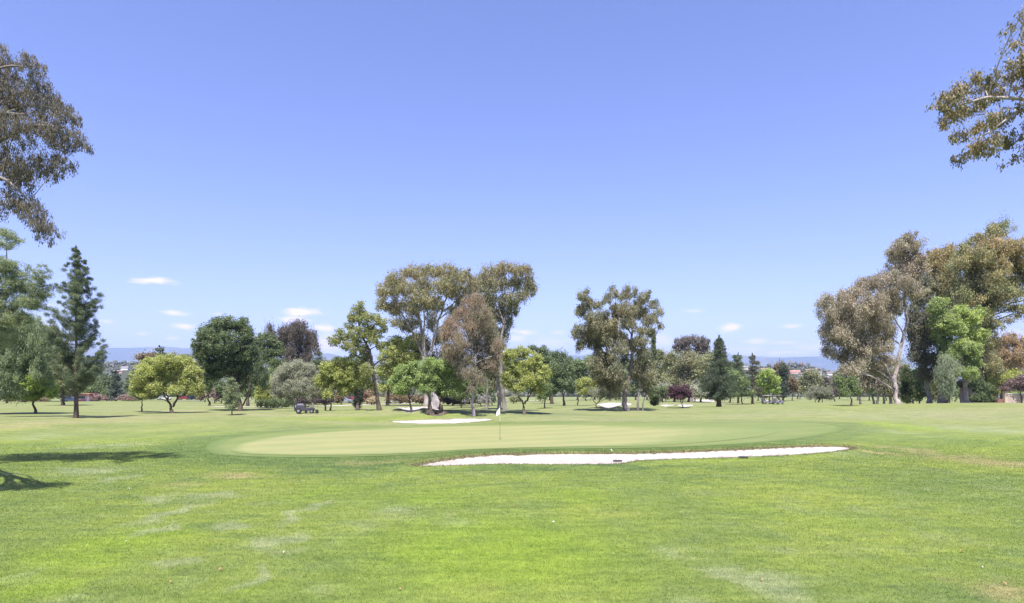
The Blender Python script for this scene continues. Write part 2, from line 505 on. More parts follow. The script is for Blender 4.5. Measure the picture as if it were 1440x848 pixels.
m_blade, nt, out = new_mat('grass_blades'); g = G(nt)
c, ng, nf = turf_colour(g)
hue = g.attr('tint')
c = g.mix(1.0, c, g.mix(hue, (1.08, 1.10, 1.0), (1.36, 1.34, 1.28)), 'MULTIPLY')
d = g.n('ShaderNodeBsdfDiffuse'); g.l(c, d.inputs[0])
t = g.n('ShaderNodeBsdfTranslucent'); g.l(c, t.inputs[0])
gl = g.n('ShaderNodeBsdfGlossy'); gl.inputs['Roughness'].default_value = .45; gl.inputs[0].default_value = (.6, .62, .6, 1)
mx = g.n('ShaderNodeMixShader'); mx.inputs[0].default_value = .38; g.l(d.outputs[0], mx.inputs[1]); g.l(t.outputs[0], mx.inputs[2])
m2 = g.n('ShaderNodeMixShader'); m2.inputs[0].default_value = .05; g.l(mx.outputs[0], m2.inputs[1]); g.l(gl.outputs[0], m2.inputs[2])
g.l(m2.outputs[0], out.inputs[0])

# ------------------------------------------------------------------ ground: one sheet round the camera out to the mountains
ang = np.concatenate([np.arange(-52, 52.01, .13), np.arange(56, 306, 4.0)])
ang = np.radians(ang)
rad = [0.6]
while rad[-1] < 420: rad.append(rad[-1] * 1.0125 + .004)
while rad[-1] < 2400: rad.append(rad[-1] * 1.025)
while rad[-1] < 16500: rad.append(rad[-1] * 1.09)
rad = np.array(rad)
A, Rr = np.meshgrid(ang, rad)
X = (Rr * np.sin(A)).ravel(); Y = (Rr * np.cos(A)).ravel()
bz, bd = bowl(X, Y)
gd = sdf(COLLAR, X, Y)
Z = H0(X, Y) + bz - .05 * sst(-gd, .15, .6)
sink = np.zeros_like(Z)
for poly, dep, _ in BK:
    sink = np.maximum(sink, sst(-sdf(poly, X, Y), .1, .5))
Z -= .08 * sink
na = len(ang); nr = len(rad)
i = np.arange(nr - 1)[:, None] * na; j = np.arange(na)[None, :]
a = i + j; b = i + (j + 1) % na
Fq = np.stack([a, b, b + na, a + na], -1).reshape(-1, 4)[:, ::-1]
V = np.stack([X, Y, Z], -1)
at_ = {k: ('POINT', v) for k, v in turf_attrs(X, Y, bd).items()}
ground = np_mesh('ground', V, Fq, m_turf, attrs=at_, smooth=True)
tag(ground, kind='structure')

def sheet(name, poly, step, off, mat, smooth=True, extra=None, label=None):
    lo = poly.min(0); hi = poly.max(0)
    gx, gy = np.meshgrid(np.arange(lo[0], hi[0], step), np.arange(lo[1], hi[1], step))
    gx = gx.ravel(); gy = gy.ravel()
    keep = sdf(poly, gx, gy) < -step * .45
    pts = [Vector(q) for q in poly] + [Vector((u, v)) for u, v in zip(gx[keep], gy[keep])]
    n = len(poly)
    res = geometry.delaunay_2d_cdt(pts, [(k, (k + 1) % n) for k in range(n)], [], 1, 1e-5)
    vx = np.array([q[0] for q in res[0]]); vy = np.array([q[1] for q in res[0]])
    z = H(vx, vy) + off
    tri = np.array([f for f in res[2] if len(f) == 3])
    Vv = np.stack([vx, vy, z], -1)
    # face up
    e1 = Vv[tri[:, 1]] - Vv[tri[:, 0]]; e2 = Vv[tri[:, 2]] - Vv[tri[:, 0]]
    fl = np.cross(e1, e2)[:, 2] < 0
    tri[fl] = tri[fl][:, ::-1]
    o = np_mesh(name, Vv, tri, mat, attrs=extra(vx, vy) if extra else None, smooth=smooth)
    return tag(o, label, kind='structure')

def green_mat(name, base, alt, dry, rim=None):
    m, nt, out = new_mat(name); g = G(nt)
    pos = g.n('ShaderNodeNewGeometry').outputs['Position']
    n1 = g.noise(pos, .35, 5, .6); n2 = g.noise(pos, 22, 4, .7); n3 = g.noise(pos, .25, 4, .6, (.5, 1.5, 1))
    w = g.n('ShaderNodeTexWave'); w.inputs['Scale'].default_value = .10; w.inputs['Distortion'].default_value = .8
    w.inputs['Detail'].default_value = 1
    mp = g.n('ShaderNodeMapping'); mp.inputs['Rotation'].default_value = (0, 0, R(62)); g.l(pos, mp.inputs[0]); g.l(mp.outputs[0], w.inputs[0])
    c = g.mix(g.ss(w.outputs[0], .3, .7, .42), base, alt)
    c = g.mix(g.ss(n1, .42, .7, .45), c, dry)
    c = g.mix(g.ss(n3, .5, .75, .4), c, alt)
    if rim:
        e = g.math('ADD', g.attr('edge'), g.math('MULTIPLY', g.math('SUBTRACT', g.noise(pos, 1.3, 5, .7), .5), 1.2))
        c = g.mix(g.ss(e, 1.0, 0.0), c, rim)
    c = g.mix(1.0, c, g.mix(n2, (.68, .69, .67), (.96, .96, .94)), 'MULTIPLY')
    p = g.n('ShaderNodeBsdfPrincipled'); g.l(c, p.inputs['Base Color'])
    p.inputs['Roughness'].default_value = .8; p.inputs['Specular IOR Level'].default_value = .2
    g.l(p.outputs[0], out.inputs[0])
    return m
sheet('green_collar', COLLAR, .5, .010, green_mat('collar_turf', (.165, .205, .062), (.135, .180, .060), (.22, .215, .09), (.118, .165, .046)),
      extra=lambda u, v: {'edge': ('POINT', -sdf(COLLAR, u, v) / 1.1)})
sheet('putting_green', GREEN, .5, .026, green_mat('green_turf', (.268, .272, .116), (.196, .222, .090), (.300, .280, .122), (.170, .210, .068)),
      extra=lambda u, v: {'edge': ('POINT', -sdf(GREEN, u, v) / (.8 + 9 * sst(u, 4, 16)))})

m_sand, nt, out = new_mat('bunker_sand'); g = G(nt)
pos = g.n('ShaderNodeNewGeometry').outputs['Position']
n1 = g.noise(pos, 1.2, 5, .6); n2 = g.noise(pos, 40, 3, .6)
rk = g.n('ShaderNodeTexWave'); rk.inputs['Scale'].default_value = 2.2; rk.inputs['Distortion'].default_value = 3.5; g.l(pos, rk.inputs[0])
c = g.mix(g.ss(n1, .3, .75), (.30, .270, .243), (.43, .392, .360))
p = g.n('ShaderNodeBsdfPrincipled'); g.l(c, p.inputs['Base Color']); p.inputs['Roughness'].default_value = .95
p.inputs['Specular IOR Level'].default_value = .1
bp = g.n('ShaderNodeBump'); bp.inputs['Strength'].default_value = .6; bp.inputs['Distance'].default_value = .05
g.l(g.math('ADD', g.math('MULTIPLY', rk.outputs[0], .5), n2), bp.inputs['Height']); g.l(bp.outputs[0], p.inputs['Normal'])
g.l(p.outputs[0], out.inputs[0])
for k, (poly, dep, lab) in enumerate(BK):
    sheet('sand_bunker', poly, .3 if k == 0 else .5, .010, m_sand)

# ragged turf hanging over the far lip of the near bunker, and longer tufts round it
rng = np.random.default_rng(5)

def blades(name, x, y, hgt, wid, rng, lean=.5):
    n = len(x)
    z = H(x, y)
    a = rng.uniform(0, 2 * math.pi, n); la = rng.uniform(0, 2 * math.pi, n); ll = rng.uniform(.1, lean, n) * hgt
    hx = np.cos(a) * wid / 2; hy = np.sin(a) * wid / 2
    v0 = np.stack([x - hx, y - hy, z - .005], -1); v1 = np.stack([x + hx, y + hy, z - .005], -1)
    v2 = np.stack([x + np.cos(la) * ll, y + np.sin(la) * ll, z + hgt], -1)
    V = np.stack([v0, v1, v2], 1).reshape(-1, 3)
    Ft = np.arange(3 * n).reshape(-1, 3)
    at_ = {k: ('POINT', np.repeat(v, 3)) for k, v in turf_attrs(x, y).items()}
    at_['tint'] = ('POINT', np.repeat(rng.uniform(0, 1, n) ** 1.5, 3))
    return tag(np_mesh(name, V, Ft, m_blade, attrs=at_), 'short mown green grass covering the foreground lawn' if name == 'lawn_grass' else 'ragged longer grass fringing the bunker lip', 'grass', kind='stuff')

NB = 900000
D = 7.6 * (44 / 7.6) ** rng.uniform(0, 1, NB)
x = rng.uniform(-1, 1, NB) * (.88 * D + 4)
ok = (sdf(COLLAR, x, D) > .1)
for poly, _, _l in BK[:1]: ok &= sdf(poly, x, D) > .08
fade = rng.uniform(0, 1, NB) > sst(D, 34, 44)
ok &= fade
x = x[ok]; D = D[ok]
hg = rng.uniform(.014, .036, len(x)) * (1 + .2 * sst(D, 15, 40)); wd = np.maximum(.006, .00075 * D) * rng.uniform(.7, 1.3, len(x))
blades('lawn_grass', x, D, hg, wd, rng, 1.1)
# fringe of the main bunker
poly = BK[0][0]
tx = []
for k in range(len(poly)):
    p0, p1 = poly[k], poly[(k + 1) % len(poly)]
    L = np.linalg.norm(p1 - p0); nn_ = int(L * 160)
    t_ = rng.uniform(0, 1, nn_)[:, None]
    tx.append(p0 + (p1 - p0) * t_ + rng.normal(0, .10, (nn_, 2)))
tx = np.concatenate(tx)
tx = tx[sdf(poly, tx[:, 0], tx[:, 1]) > -.03]
blades('lip_grass', tx[:, 0], tx[:, 1], rng.uniform(.04, .11, len(tx)), np.full(len(tx), .028), rng, 1.4)

# ------------------------------------------------------------------ path of pale concrete on the left
m_path = simple('pale_path', (.42, .37, .33), .9, var=.12, scale=.4)
m_dirt = simple('dry_earth', (.30, .22, .15), .95, var=.2, scale=.3)
def strip(name, pts, half, mat, off=.03):
    pw = [slope_at(*p) for p in pts]
    P = []
    for k in range(len(pw) - 1):
        for t in np.arange(10) / 10: P.append([pw[k][0] + (pw[k + 1][0] - pw[k][0]) * t, pw[k][1] + (pw[k + 1][1] - pw[k][1]) * t])
    P = np.array(P + [list(pw[-1])]); T = np.gradient(P, axis=0); T /= np.linalg.norm(T, axis=1, keepdims=True)
    N = np.stack([-T[:, 1], T[:, 0]], -1)
    ww = np.linspace(-half, half, 5)
    V = []
    for w_ in ww:
        q = P + N * w_
        V.append(np.stack([q[:, 0], q[:, 1], H(q[:, 0], q[:, 1]) + off], -1))
    V = np.stack(V, 1).reshape(-1, 3); m = len(P)
    i = np.arange(m - 1)[:, None] * 5; j = np.arange(4)[None, :]
    a = i + j
    Fq = np.stack([a, a + 1, a + 6, a + 5], -1).reshape(-1, 4)
    return tag(np_mesh(name, V, Fq, mat, smooth=True), kind='structure')
strip('path', [(300, 572.6), (380, 572.2), (430, 571.4), (480, 570.3), (520, 569.3), (560, 568.0), (600, 566)], 1.5, m_path)
strip('service_path', [(640, 566.0), (700, 565.2), (745, 563.8), (790, 562.6)], 1.3, m_path)
strip('road', [(60, 564.2), (200, 564.0), (330, 563.8), (480, 563.5), (620, 563)], 3.4, simple('asphalt', (.06, .06, .065), .85, var=.2, scale=.2))

# ------------------------------------------------------------------ mountains on the skyline
def fbm(x, seed, octs=6, base=1.0, rough=.55):
    r = np.random.default_rng(seed); v = 0; a = 1.0; f = base
    for _ in range(octs):
        v = v + a * np.sin(x * f + r.uniform(0, 6.28)) ; a *= rough; f *= 2.03
    return v
prof_x = [-300, -100, 60, 110, 150, 185, 230, 262, 300, 350, 400, 440, 462, 480, 520, 600, 700, 760, 830, 900, 980, 1010, 1050, 1100, 1150, 1180, 1250, 1400, 1700]
prof_y = [490, 492, 492, 490, 488.5, 488.5, 486.5, 489, 489.5, 494, 500, 499, 496, 500, 507, 506, 502, 498.5, 499, 496, 496, 496.5, 499.5, 502, 500.5, 500, 502, 498, 500]
us = np.linspace(-1.15, 1.1, 900)
pyv = np.interp(us * F + 720, prof_x, prof_y)
hgt = (HY - pyv) / F
rows = 46
Vm = []
for k in range(rows):
    t_ = k / (rows - 1)
    D_ = 10200 + 2900 * t_
    sh = np.sin(np.clip(t_, 0, 1) * math.pi * .78) / 1.0
    sh = np.clip(t_ / .62, 0, 1) ** 1.1 if t_ < .62 else 1 - (t_ - .62) * .9
    ridge = np.abs(fbm(us * 60 + t_ * 3, 3, 4)) * .08 + np.abs(fbm(us * 140 - t_ * 6, 9, 4)) * .04
    env = sh * (1 - ridge * (1 - abs(t_ - .62) * .2) * (0 if abs(t_ - .62) < .02 else 1) * min(1, abs(t_ - .62) * 6))
    zz = -38 + (hgt * (10200 + 2900 * .62) + 34) * env + 3 * fbm(us * 300 + k, 4, 3) * sh * .3
    Vm.append(np.stack([us * D_, np.full_like(us, D_), zz], -1))
Vm = np.concatenate(Vm); nu = len(us)
i = np.arange(rows - 1)[:, None] * nu; j = np.arange(nu - 1)[None, :]
a = i + j
Fq = np.stack([a, a + 1, a + 1 + nu, a + nu], -1).reshape(-1, 4)
m_mtn, nt, out = new_mat('forested_mountain'); g = G(nt)
pos = g.n('ShaderNodeNewGeometry').outputs['Position']
c = g.mix(g.ss(g.noise(pos, .0016, 6, .6), .42, .62), (.035, .052, .03), (.115, .110, .06))
p = g.n('ShaderNodeBsdfPrincipled'); g.l(c, p.inputs['Base Color']); p.inputs['Roughness'].default_value = .95; p.inputs['Specular IOR Level'].default_value = 0
g.l(p.outputs[0], out.inputs[0])
tag(np_mesh('mountains', Vm, Fq, m_mtn, smooth=True), kind='structure')

# ------------------------------------------------------------------ the air: one even box of haze round everything
hb = bmesh.new()
box(hb, (0, 0, 387), (36000, 36000, 860))
m_haze, nt, out = new_mat('haze_air'); g = G(nt)
pv = g.n('ShaderNodeVolumePrincipled')
pv.inputs['Color'].default_value = (.52, .66, 1.0, 1)
pv.inputs['Density'].default_value = HAZE = 8.5e-5
g.l(pv.outputs[0], out.inputs['Volume'])
tag(bm_obj('haze', hb, m_haze), 'thin blue air between the lawn and the far mountains', 'haze', kind='stuff')

# ------------------------------------------------------------------ foliage and bark
_mats = {}
LEAFGAIN = 1.75
def leaf_mat(c1, c2, c3, trans=.40, rough=.5):
    c1, c2, c3 = (tuple(min(.8, (v * .80 + .20 * (q[0] * .35 + q[1] * .5 + q[2] * .15)) * LEAFGAIN) for v in q) for q in (c1, c2, c3))
    key = (c1, c2, c3, trans)
    if key in _mats: return _mats[key]
    m, nt, out = new_mat('foliage'); g = G(nt)
    t1 = g.attr('tint'); t2 = g.attr('hue')
    c = g.mix(t1, c1, c2)
    c = g.mix(t2, c, c3)
    p = g.n('ShaderNodeBsdfPrincipled'); g.l(c, p.inputs['Base Color'])
    p.inputs['Roughness'].default_value = rough; p.inputs['Specular IOR Level'].default_value = .35
    t = g.n('ShaderNodeBsdfTranslucent')
    g.l(g.mix(1.0, c, (1.25, 1.3, .7), 'MULTIPLY'), t.inputs[0])
    mx = g.n('ShaderNodeMixShader'); mx.inputs[0].default_value = trans
    g.l(p.outputs[0], mx.inputs[1]); g.l(t.outputs[0], mx.inputs[2]); g.l(mx.outputs[0], out.inputs[0])
    _mats[key] = m
    return m

def bark_mat(name, a, b, sc=3.0):
    if name in _mats: return _mats[name]
    m, nt, out = new_mat(name); g = G(nt)
    pos = g.n('ShaderNodeTexCoord').outputs['Object']
    n1 = g.noise(pos, sc, 5, .65, (1, 1, .25)); n2 = g.noise(pos, sc * .35, 3)
    c = g.mix(g.ss(n1, .35, .65), a, b)
    c = g.mix(g.ss(n2, .45, .65, .5), c, tuple(v * .55 for v in a))
    p = g.n('ShaderNodeBsdfPrincipled'); g.l(c, p.inputs['Base Color']); p.inputs['Roughness'].default_value = .9
    p.inputs['Specular IOR Level'].default_value = .15
    bp = g.n('ShaderNodeBump'); bp.inputs['Strength'].default_value = .7; bp.inputs['Distance'].default_value = .06
    g.l(n1, bp.inputs['Height']); g.l(bp.outputs[0], p.inputs['Normal']); g.l(p.outputs[0], out.inputs[0])
    _mats[name] = m
    return m
BARK = {
    'dark': bark_mat('dark_bark', (.075, .058, .045), (.13, .105, .085)),
    'grey': bark_mat('grey_bark', (.17, .145, .135), (.28, .25, .235)),
    'pale': bark_mat('pale_gum_bark', (.24, .20, .185), (.42, .37, .345), 1.6),
    'pine': bark_mat('pine_bark', (.085, .055, .040), (.15, .105, .08)),
}
# kind: leaf length per metre of distance, width ratio, droop, leaf area index, clump radius (m), clump height ratio
SPEC = {
    'broad':  dict(halo=0.14, l=.0022, w=.62, droop=.15, lai=3.3, cr=.52, ca=.75, nc=1.0),
    'gum':    dict(halo=0.22, l=.0026, w=.40, droop=.62, lai=2.4, cr=.62, ca=1.15, nc=1.0),
    'weep':   dict(halo=0.2, l=.0027, w=.34, droop=.85, lai=3.2, cr=.60, ca=1.6, nc=1.0),
    'olive':  dict(halo=0.18, l=.0019, w=.36, droop=.30, lai=2.9, cr=.50, ca=.9, nc=1.2),
    'needle': dict(halo=0.1, l=.0030, w=.16, droop=-.25, lai=2.4, cr=.55, ca=.8, nc=1.0),
    'dense':  dict(halo=0.08, l=.0019, w=.50, droop=.05, lai=4.6, cr=.42, ca=1.0, nc=1.3),
    'far':    dict(halo=0.14, l=.0026, w=.62, droop=.15, lai=3.0, cr=1.0, ca=.8, nc=1.0),
}

def leaves(C, CR, nl, L, W, droop, rng, tints, hues, halo=.15):
    """C clump centres, CR clump radii (n,3), nl leaves per clump"""
    n = len(C); N = n * nl
    idx = np.repeat(np.arange(n), nl)
    d = rng.normal(size=(N, 3)); d /= np.linalg.norm(d, axis=1, keepdims=True)
    r = rng.uniform(0, 1, (N, 1)) ** .42 * np.where(rng.uniform(0, 1, (N, 1)) < halo, 1.75, 1.0)
    P = C[idx] + d * r * CR[idx]
    ax = rng.normal(size=(N, 3)) + d * .5
    ax /= np.linalg.norm(ax, axis=1, keepdims=True)
    ax = ax * (1 - abs(droop)) + np.array([0, 0, -1.0 if droop > 0 else 1.0]) * abs(droop)
    ax /= np.linalg.norm(ax, axis=1, keepdims=True)
    nr = rng.normal(size=(N, 3)) + d * .6 + np.array([0, 0, .35])
    sd = np.cross(ax, nr); sd /= np.linalg.norm(sd, axis=1, keepdims=True) + 1e-6
    l = L * rng.uniform(.65, 1.35, (N, 1)); w = W * rng.uniform(.7, 1.3, (N, 1))
    up = np.cross(sd, ax) * l * .12
    V = np.stack([P - ax * l / 2, P + sd * w / 2 + up, P + ax * l / 2, P - sd * w / 2 + up], 1).reshape(-1, 3)
    Fq = np.arange(4 * N).reshape(-1, 4)
    t = np.clip(tints[idx] + rng.normal(0, .16, N), 0, 1)
    h = np.clip(hues[idx] + rng.normal(0, .08, N), 0, 1)
    return V, Fq, t, h

class Geo:
    def __init__(s): s.V = []; s.F = []; s.n = 0
    def add(s, V, Fq):
        s.V.append(V); s.F.append(Fq + s.n); s.n += len(V)
    def tube(s, pts, rad, n=6, rng=None, wob=0.0):
        V, Fq = tube_arrays(pts, rad, n, wob, rng); s.add(V, Fq)
    def build(s, name, mat, parent, smooth=True):
        return np_mesh(name, np.concatenate(s.V), np.concatenate(s.F), mat, parent, smooth=smooth)

def bez(a, b, c, n=6):
    t = np.linspace(0, 1, n)[:, None]
    return (1 - t) ** 2 * a + 2 * t * (1 - t) * b + t * t * c

_seed = [100]
TREES = []
def tree(name, label, cat, base, lobes, kind='broad', cols=None, stems=None, bark='dark', Y=None, group=None,
         depth=1.0, lai=1.0, hue=.15, part='crown', leaf=1.0, spread=1.0, twig=1.0, bare=0.0, clump=1.0):
    """base: (col,row) foot of the trunk; lobes: (col,row,half w,half h[,hue]); stems: list of ([(col,row)..], half width px)"""
    _seed[0] += 1
    rng = np.random.default_rng(_seed[0])
    sp = SPEC[kind]
    bx, by, bz = at(*base) if Y is None else at_depth(base[0], Y)
    D = by; s = D / F
    O = np.array([bx, by, bz])
    root = empty(name, (bx, by, bz), label, cat, group)
    def W(px, py, dy=0.0):
        d = D + dy
        return np.array([(px - 720) / F * d - bx, dy, CAMZ - (py - HY) / F * d - bz])
    cxs = np.array([l[0] for l in lobes]); cmid = (cxs.min() + cxs.max()) / 2
    Rc = max(max(abs(l[0] - cmid) for l in lobes), max(l[2] for l in lobes)) * s
    wood = Geo()
    bpx, bpy = base[0], HY + F * (CAMZ - bz) / D
    if stems is None:
        top = min(l[1] for l in lobes); low = max(l[1] + l[3] * .3 for l in lobes)
        m = np.mean([l[0] for l in lobes])
        stems = [([(bpx, bpy), (bpx + rng.uniform(-1, 1), (bpy + low) / 2), (bpx * .5 + m * .5, low), (m, (low + top) / 2)], max(1.2, .035 * (bpy - top)))]
    spts = []
    for q, (pl, hw) in enumerate(stems):
        pl = list(pl)
        if q == 0: pl[0] = (bpx, bpy)
        dys = np.cumsum([0] + [rng.uniform(-.5, .5) for _ in pl[1:]]) * s * 6
        P = np.array([W(a, b, dy) for (a, b), dy in zip(pl, dys)])
        # resample with a little bend
        tt = np.linspace(0, 1, len(P)); t2 = np.linspace(0, 1, len(P) * 3)
        Q = np.stack([np.interp(t2, tt, P[:, k]) for k in range(3)], -1)
        Q[1:-1] = (Q[:-2] + 2 * Q[1:-1] + Q[2:]) / 4
        Q[1:] += rng.normal(0, .6 * s, (len(Q) - 1, 3))
        r0 = hw * s * .74
        Rr_ = r0 * (1 - .72 * t2)
        onground = abs(Q[0, 2]) < .35
        if onground:
            Q[0, 2] = -.25; Rr_[0] = r0 * 1.5; 
            if len(Rr_) > 2: Rr_[1] = max(Rr_[1], r0 * 1.0)
        wood.tube(Q, Rr_, 10 if hw > 3 else 7, rng, .10)
        spts += [(Q[k], Rr_[k]) for k in range(len(Q))]
    SP = np.array([p for p, _ in spts]); SR = np.array([r for _, r in spts])
    C = []; CR = []; TI = []; HU = []
    tot_area = 0
    cr0 = .86 * sp['cr'] * clump * max(.55, min(1.5, D / 85)) * (1 if D > 40 else .75)
    for lb in lobes:
        lx, ly, rx, ry = lb[:4]; lh = lb[4] if len(lb) > 4 else hue
        off = (lx - cmid) * s
        room = math.sqrt(max(Rc * Rc - off * off, 0)) * .75 * depth
        dy = rng.uniform(-1, 1) * room * .6
        if len(lb) > 5: dy = lb[5]
        c = W(lx, ly, dy)
        RX = rx * s; RZ = ry * s; RY = max(min(RX, RZ * 1.4), .35 * Rc) * depth
        RX *= 1.12; RZ *= 1.12; RY *= 1.12
        area = math.pi * RX * RZ
        tot_area += area
        nC = max(4, int(sp['nc'] * 6.4 * area / (cr0 * cr0 * math.pi) / sp['ca']))
        d = rng.normal(size=(nC, 3)); d /= np.linalg.norm(d, axis=1, keepdims=True)
        r = rng.uniform(.1, 1, (nC, 1)) ** .5
        sh = np.array([max(RX - cr0 * .3, RX * .5), RY, max(RZ - cr0 * .3, RZ * .5)])
        cc = c + d * r * sh
        C.append(cc)
        k = cr0 * rng.uniform(.45, 1.3, (nC, 1))
        CR.append(k * np.array([1, 1, sp['ca']]))
        TI.append(np.clip(rng.normal(.50, .30, nC) + .12 * d[:, 2], 0, 1)); HU.append(np.clip(rng.normal(lh, .16, nC), 0, 1))
        # limb from the stem into this lobe
        dh = np.hypot(SP[:, 0] - c[0], SP[:, 1] - c[1])
        cost = np.linalg.norm(SP - c, axis=1) + 3 * np.maximum(0, SP[:, 2] - c[2] + .35 * dh)
        a_ = int(np.argmin(cost)); A_ = SP[a_]
        rl = min(SR[a_] * .5, .035 * np.linalg.norm(c - A_) + .3 * s)
        rl = max(rl, .35 * s)
        mid = A_ + (c - A_) * .5 + np.array([0, 0, .12 * np.linalg.norm(c - A_)]) + rng.normal(0, .06, 3) * np.linalg.norm(c - A_)
        B = bez(A_, mid, c, 7)
        wood.tube(B, np.linspace(rl, rl * .4, 7), 6, rng)
        nt_ = min(nC, int(min(nC, 9) * twig))
        for q in rng.choice(nC, nt_, replace=False) if nt_ else []:
            s0 = B[rng.integers(3, 7)]
            e = cc[q]
            m_ = s0 + (e - s0) * .55 + rng.normal(0, .1, 3) * np.linalg.norm(e - s0)
            wood.tube(bez(s0, m_, e, 4), np.linspace(rl * .38, .16 * s, 4), 4, rng)
    C = np.concatenate(C); CR = np.concatenate(CR); TI = np.concatenate(TI); HU = np.concatenate(HU)
    if bare:
        kp = rng.uniform(0, 1, len(C)) > bare
        C = C[kp]; CR = CR[kp]; TI = TI[kp]; HU = HU[kp]
    L = sp['l'] * D * leaf; Wd = L * sp['w']
    N = 1.85 * sp['lai'] * lai * tot_area / (L * Wd * .5)
    nl = int(max(6, N / len(C)))
    V, Fq, t, h = leaves(C, CR, nl, L, Wd, sp['droop'], rng, TI, HU, sp['halo'])
    # keep foliage off the ground
    lowv = V[:, 2].reshape(-1, 4).min(1)
    kp = lowv > .12
    Vk = V.reshape(-1, 4, 3)[kp].reshape(-1, 3); nk = int(kp.sum())
    np_mesh(part, Vk, np.arange(nk * 4).reshape(-1, 4), leaf_mat(*cols), root, attrs={'tint': ('FACE', t[kp]), 'hue': ('FACE', h[kp])})
    wood.build('trunk', BARK[bark], root)
    TREES.append((name, nk))
    return root

def conifer(name, label, base, top, prof, cols, Y=None, group=None, up=.25, whorl=.55, nb=6, tuft=.42, lai=1.0, hw=2.5, bark='pine',
            kind='needle', sag=0.0, cat='conifer', sparse=0.0, leafs=1.0, lean=0.0):
    """prof: (row, half width px) from the tip down"""
    _seed[0] += 1
    rng = np.random.default_rng(_seed[0]); sp = SPEC[kind]
    bx, by, bz = at(*base) if Y is None else at_depth(base[0], Y)
    D = by; s = D / F
    root = empty(name, (bx, by, bz), label, cat, group)
    bpy = HY + F * (CAMZ - bz) / D
    Ht = (bpy - top) * s
    wood = Geo()
    zz = np.linspace(0, Ht, 12); q = np.stack([np.interp(zz, [0, Ht], [0, lean * s]) + .02 * np.sin(zz), .02 * np.cos(zz), zz], -1)
    q[0, 2] = -.25
    rr = hw * s * .8 * (1 - .93 * zz / Ht); rr[0] *= 1.35
    wood.tube(q, rr, 9, rng, .08)
    pr = sorted([((bpy - r) * s, w * s) for r, w in prof])
    pz = np.array([p[0] for p in pr]); pw = np.array([p[1] for p in pr])
    z = pz[0]; C = []; CR = []; area = 0
    while z < Ht - .1:
        wv = np.interp(z, pz, pw)
        n_ = max(3, int(rng.integers(nb - 1, nb + 2)))
        for k in range(n_):
            if rng.uniform() < sparse: continue
            a = rng.uniform(0, 2 * math.pi)
            Lb = wv * rng.uniform(.62, 1.12)
            if Lb < .12: continue
            u = up * rng.uniform(.6, 1.4)
            p0 = np.array([np.interp(z, [0, Ht], [0, lean * s]), 0, z]); dr = np.array([math.cos(a), math.sin(a), 0])
            p2 = p0 + dr * Lb + np.array([0, 0, u * Lb]); p1 = p0 + dr * Lb * .55 + np.array([0, 0, -sag * Lb])
            B = bez(p0, p1, p2, 5)
            wood.tube(B, np.linspace(max(.012 * Lb + .2 * s, .2 * s), .12 * s, 5), 4, rng)
            nt_ = max(2, int(Lb / (tuft * .75)))
            for f in np.linspace(.22, .96, nt_):
                c = (1 - f) ** 2 * p0 + 2 * f * (1 - f) * p1 + f * f * p2
                C.append(c + rng.normal(0, tuft * .22, 3)); k_ = tuft * rng.uniform(.6, 1.15) * (1.1 - .35 * f) * min(1, .38 + .62 * wv / (pw.max() * .7))
                CR.append([k_, k_, k_ * (.6 if kind != 'needle' else .75)])
        z += whorl * rng.uniform(.7, 1.3)
    C.append([lean * s, 0, Ht]); CR.append([.12, .12, .35])
    C = np.array(C); CR = np.array(CR)
    area = float(np.sum((pw[1:] + pw[:-1]) * np.diff(pz)))
    L = sp['l'] * D * leafs; Wd = L * sp['w']
    nl = int(max(5, sp['lai'] * 1.9 * lai * area / (L * Wd * .5) / len(C)))
    V, Fq, t, h = leaves(C, CR, nl, L, Wd, sp['droop'], rng, np.clip(rng.normal(.45, .24, len(C)), 0, 1), np.clip(rng.normal(.15, .15, len(C)), 0, 1), sp['halo'])
    kp = V[:, 2].reshape(-1, 4).min(1) > .1
    Vk = V.reshape(-1, 4, 3)[kp].reshape(-1, 3); nk = int(kp.sum())
    np_mesh('crown', Vk, np.arange(nk * 4).reshape(-1, 4), leaf_mat(*cols), root, attrs={'tint': ('FACE', t[kp]), 'hue': ('FACE', h[kp])})
    wood.build('trunk', BARK[bark], root)
    TREES.append((name, nk))
    return root

def shrub(name, label, base, lobes, cols, Y=None, kind='dense', cat='shrub', group=None, **k):
    return tree(name, label, cat, base, lobes, kind, cols, stems=[([base, (base[0], base[1] - 6)], 1.0)], Y=Y, group=group, part='foliage', **k)

# palettes: dark, light, accent
YG = ((.100, .130, .028), (.260, .290, .065), (.310, .275, .075))       # yellow green
BG = ((.075, .120, .028), (.205, .275, .075), (.24, .28, .09))         # bright green
LIME = ((.095, .150, .022), (.215, .300, .045), (.28, .30, .06))
DG = ((.040, .064, .030), (.108, .145, .062), (.12, .14, .055))        # dark green
MG = ((.052, .084, .030), (.135, .180, .065), (.15, .17, .06))         # mid green
OL = ((.080, .092, .042), (.190, .200, .095), (.20, .17, .09))         # olive green
GUM = ((.066, .076, .044), (.172, .176, .100), (.240, .180, .088))     # grey green gum, orange tips
GUMO = ((.086, .088, .044), (.205, .195, .092), (.265, .195, .080))    # olive gold gum
RUST = ((.092, .088, .056), (.215, .195, .130), (.225, .150, .100))    # rusty gum
PINKY = ((.115, .105, .074), (.275, .242, .180), (.250, .180, .130))   # pinkish brown gum
SILV = ((.115, .125, .095), (.245, .250, .200), (.27, .25, .19))       # silvery olive
PINE = ((.038, .058, .033), (.118, .148, .085), (.12, .14, .06))
BPINE = ((.078, .108, .056), (.185, .225, .120), (.20, .20, .09))
BLUE = ((.030, .044, .036), (.062, .085, .062), (.08, .09, .05))
PLUM = ((.032, .016, .026), (.090, .042, .068), (.12, .05, .07))
BRN = ((.075, .055, .035), (.160, .115, .070), (.20, .13, .06))
PNK = ((.10, .07, .065), (.22, .15, .135), (.25, .10, .16))
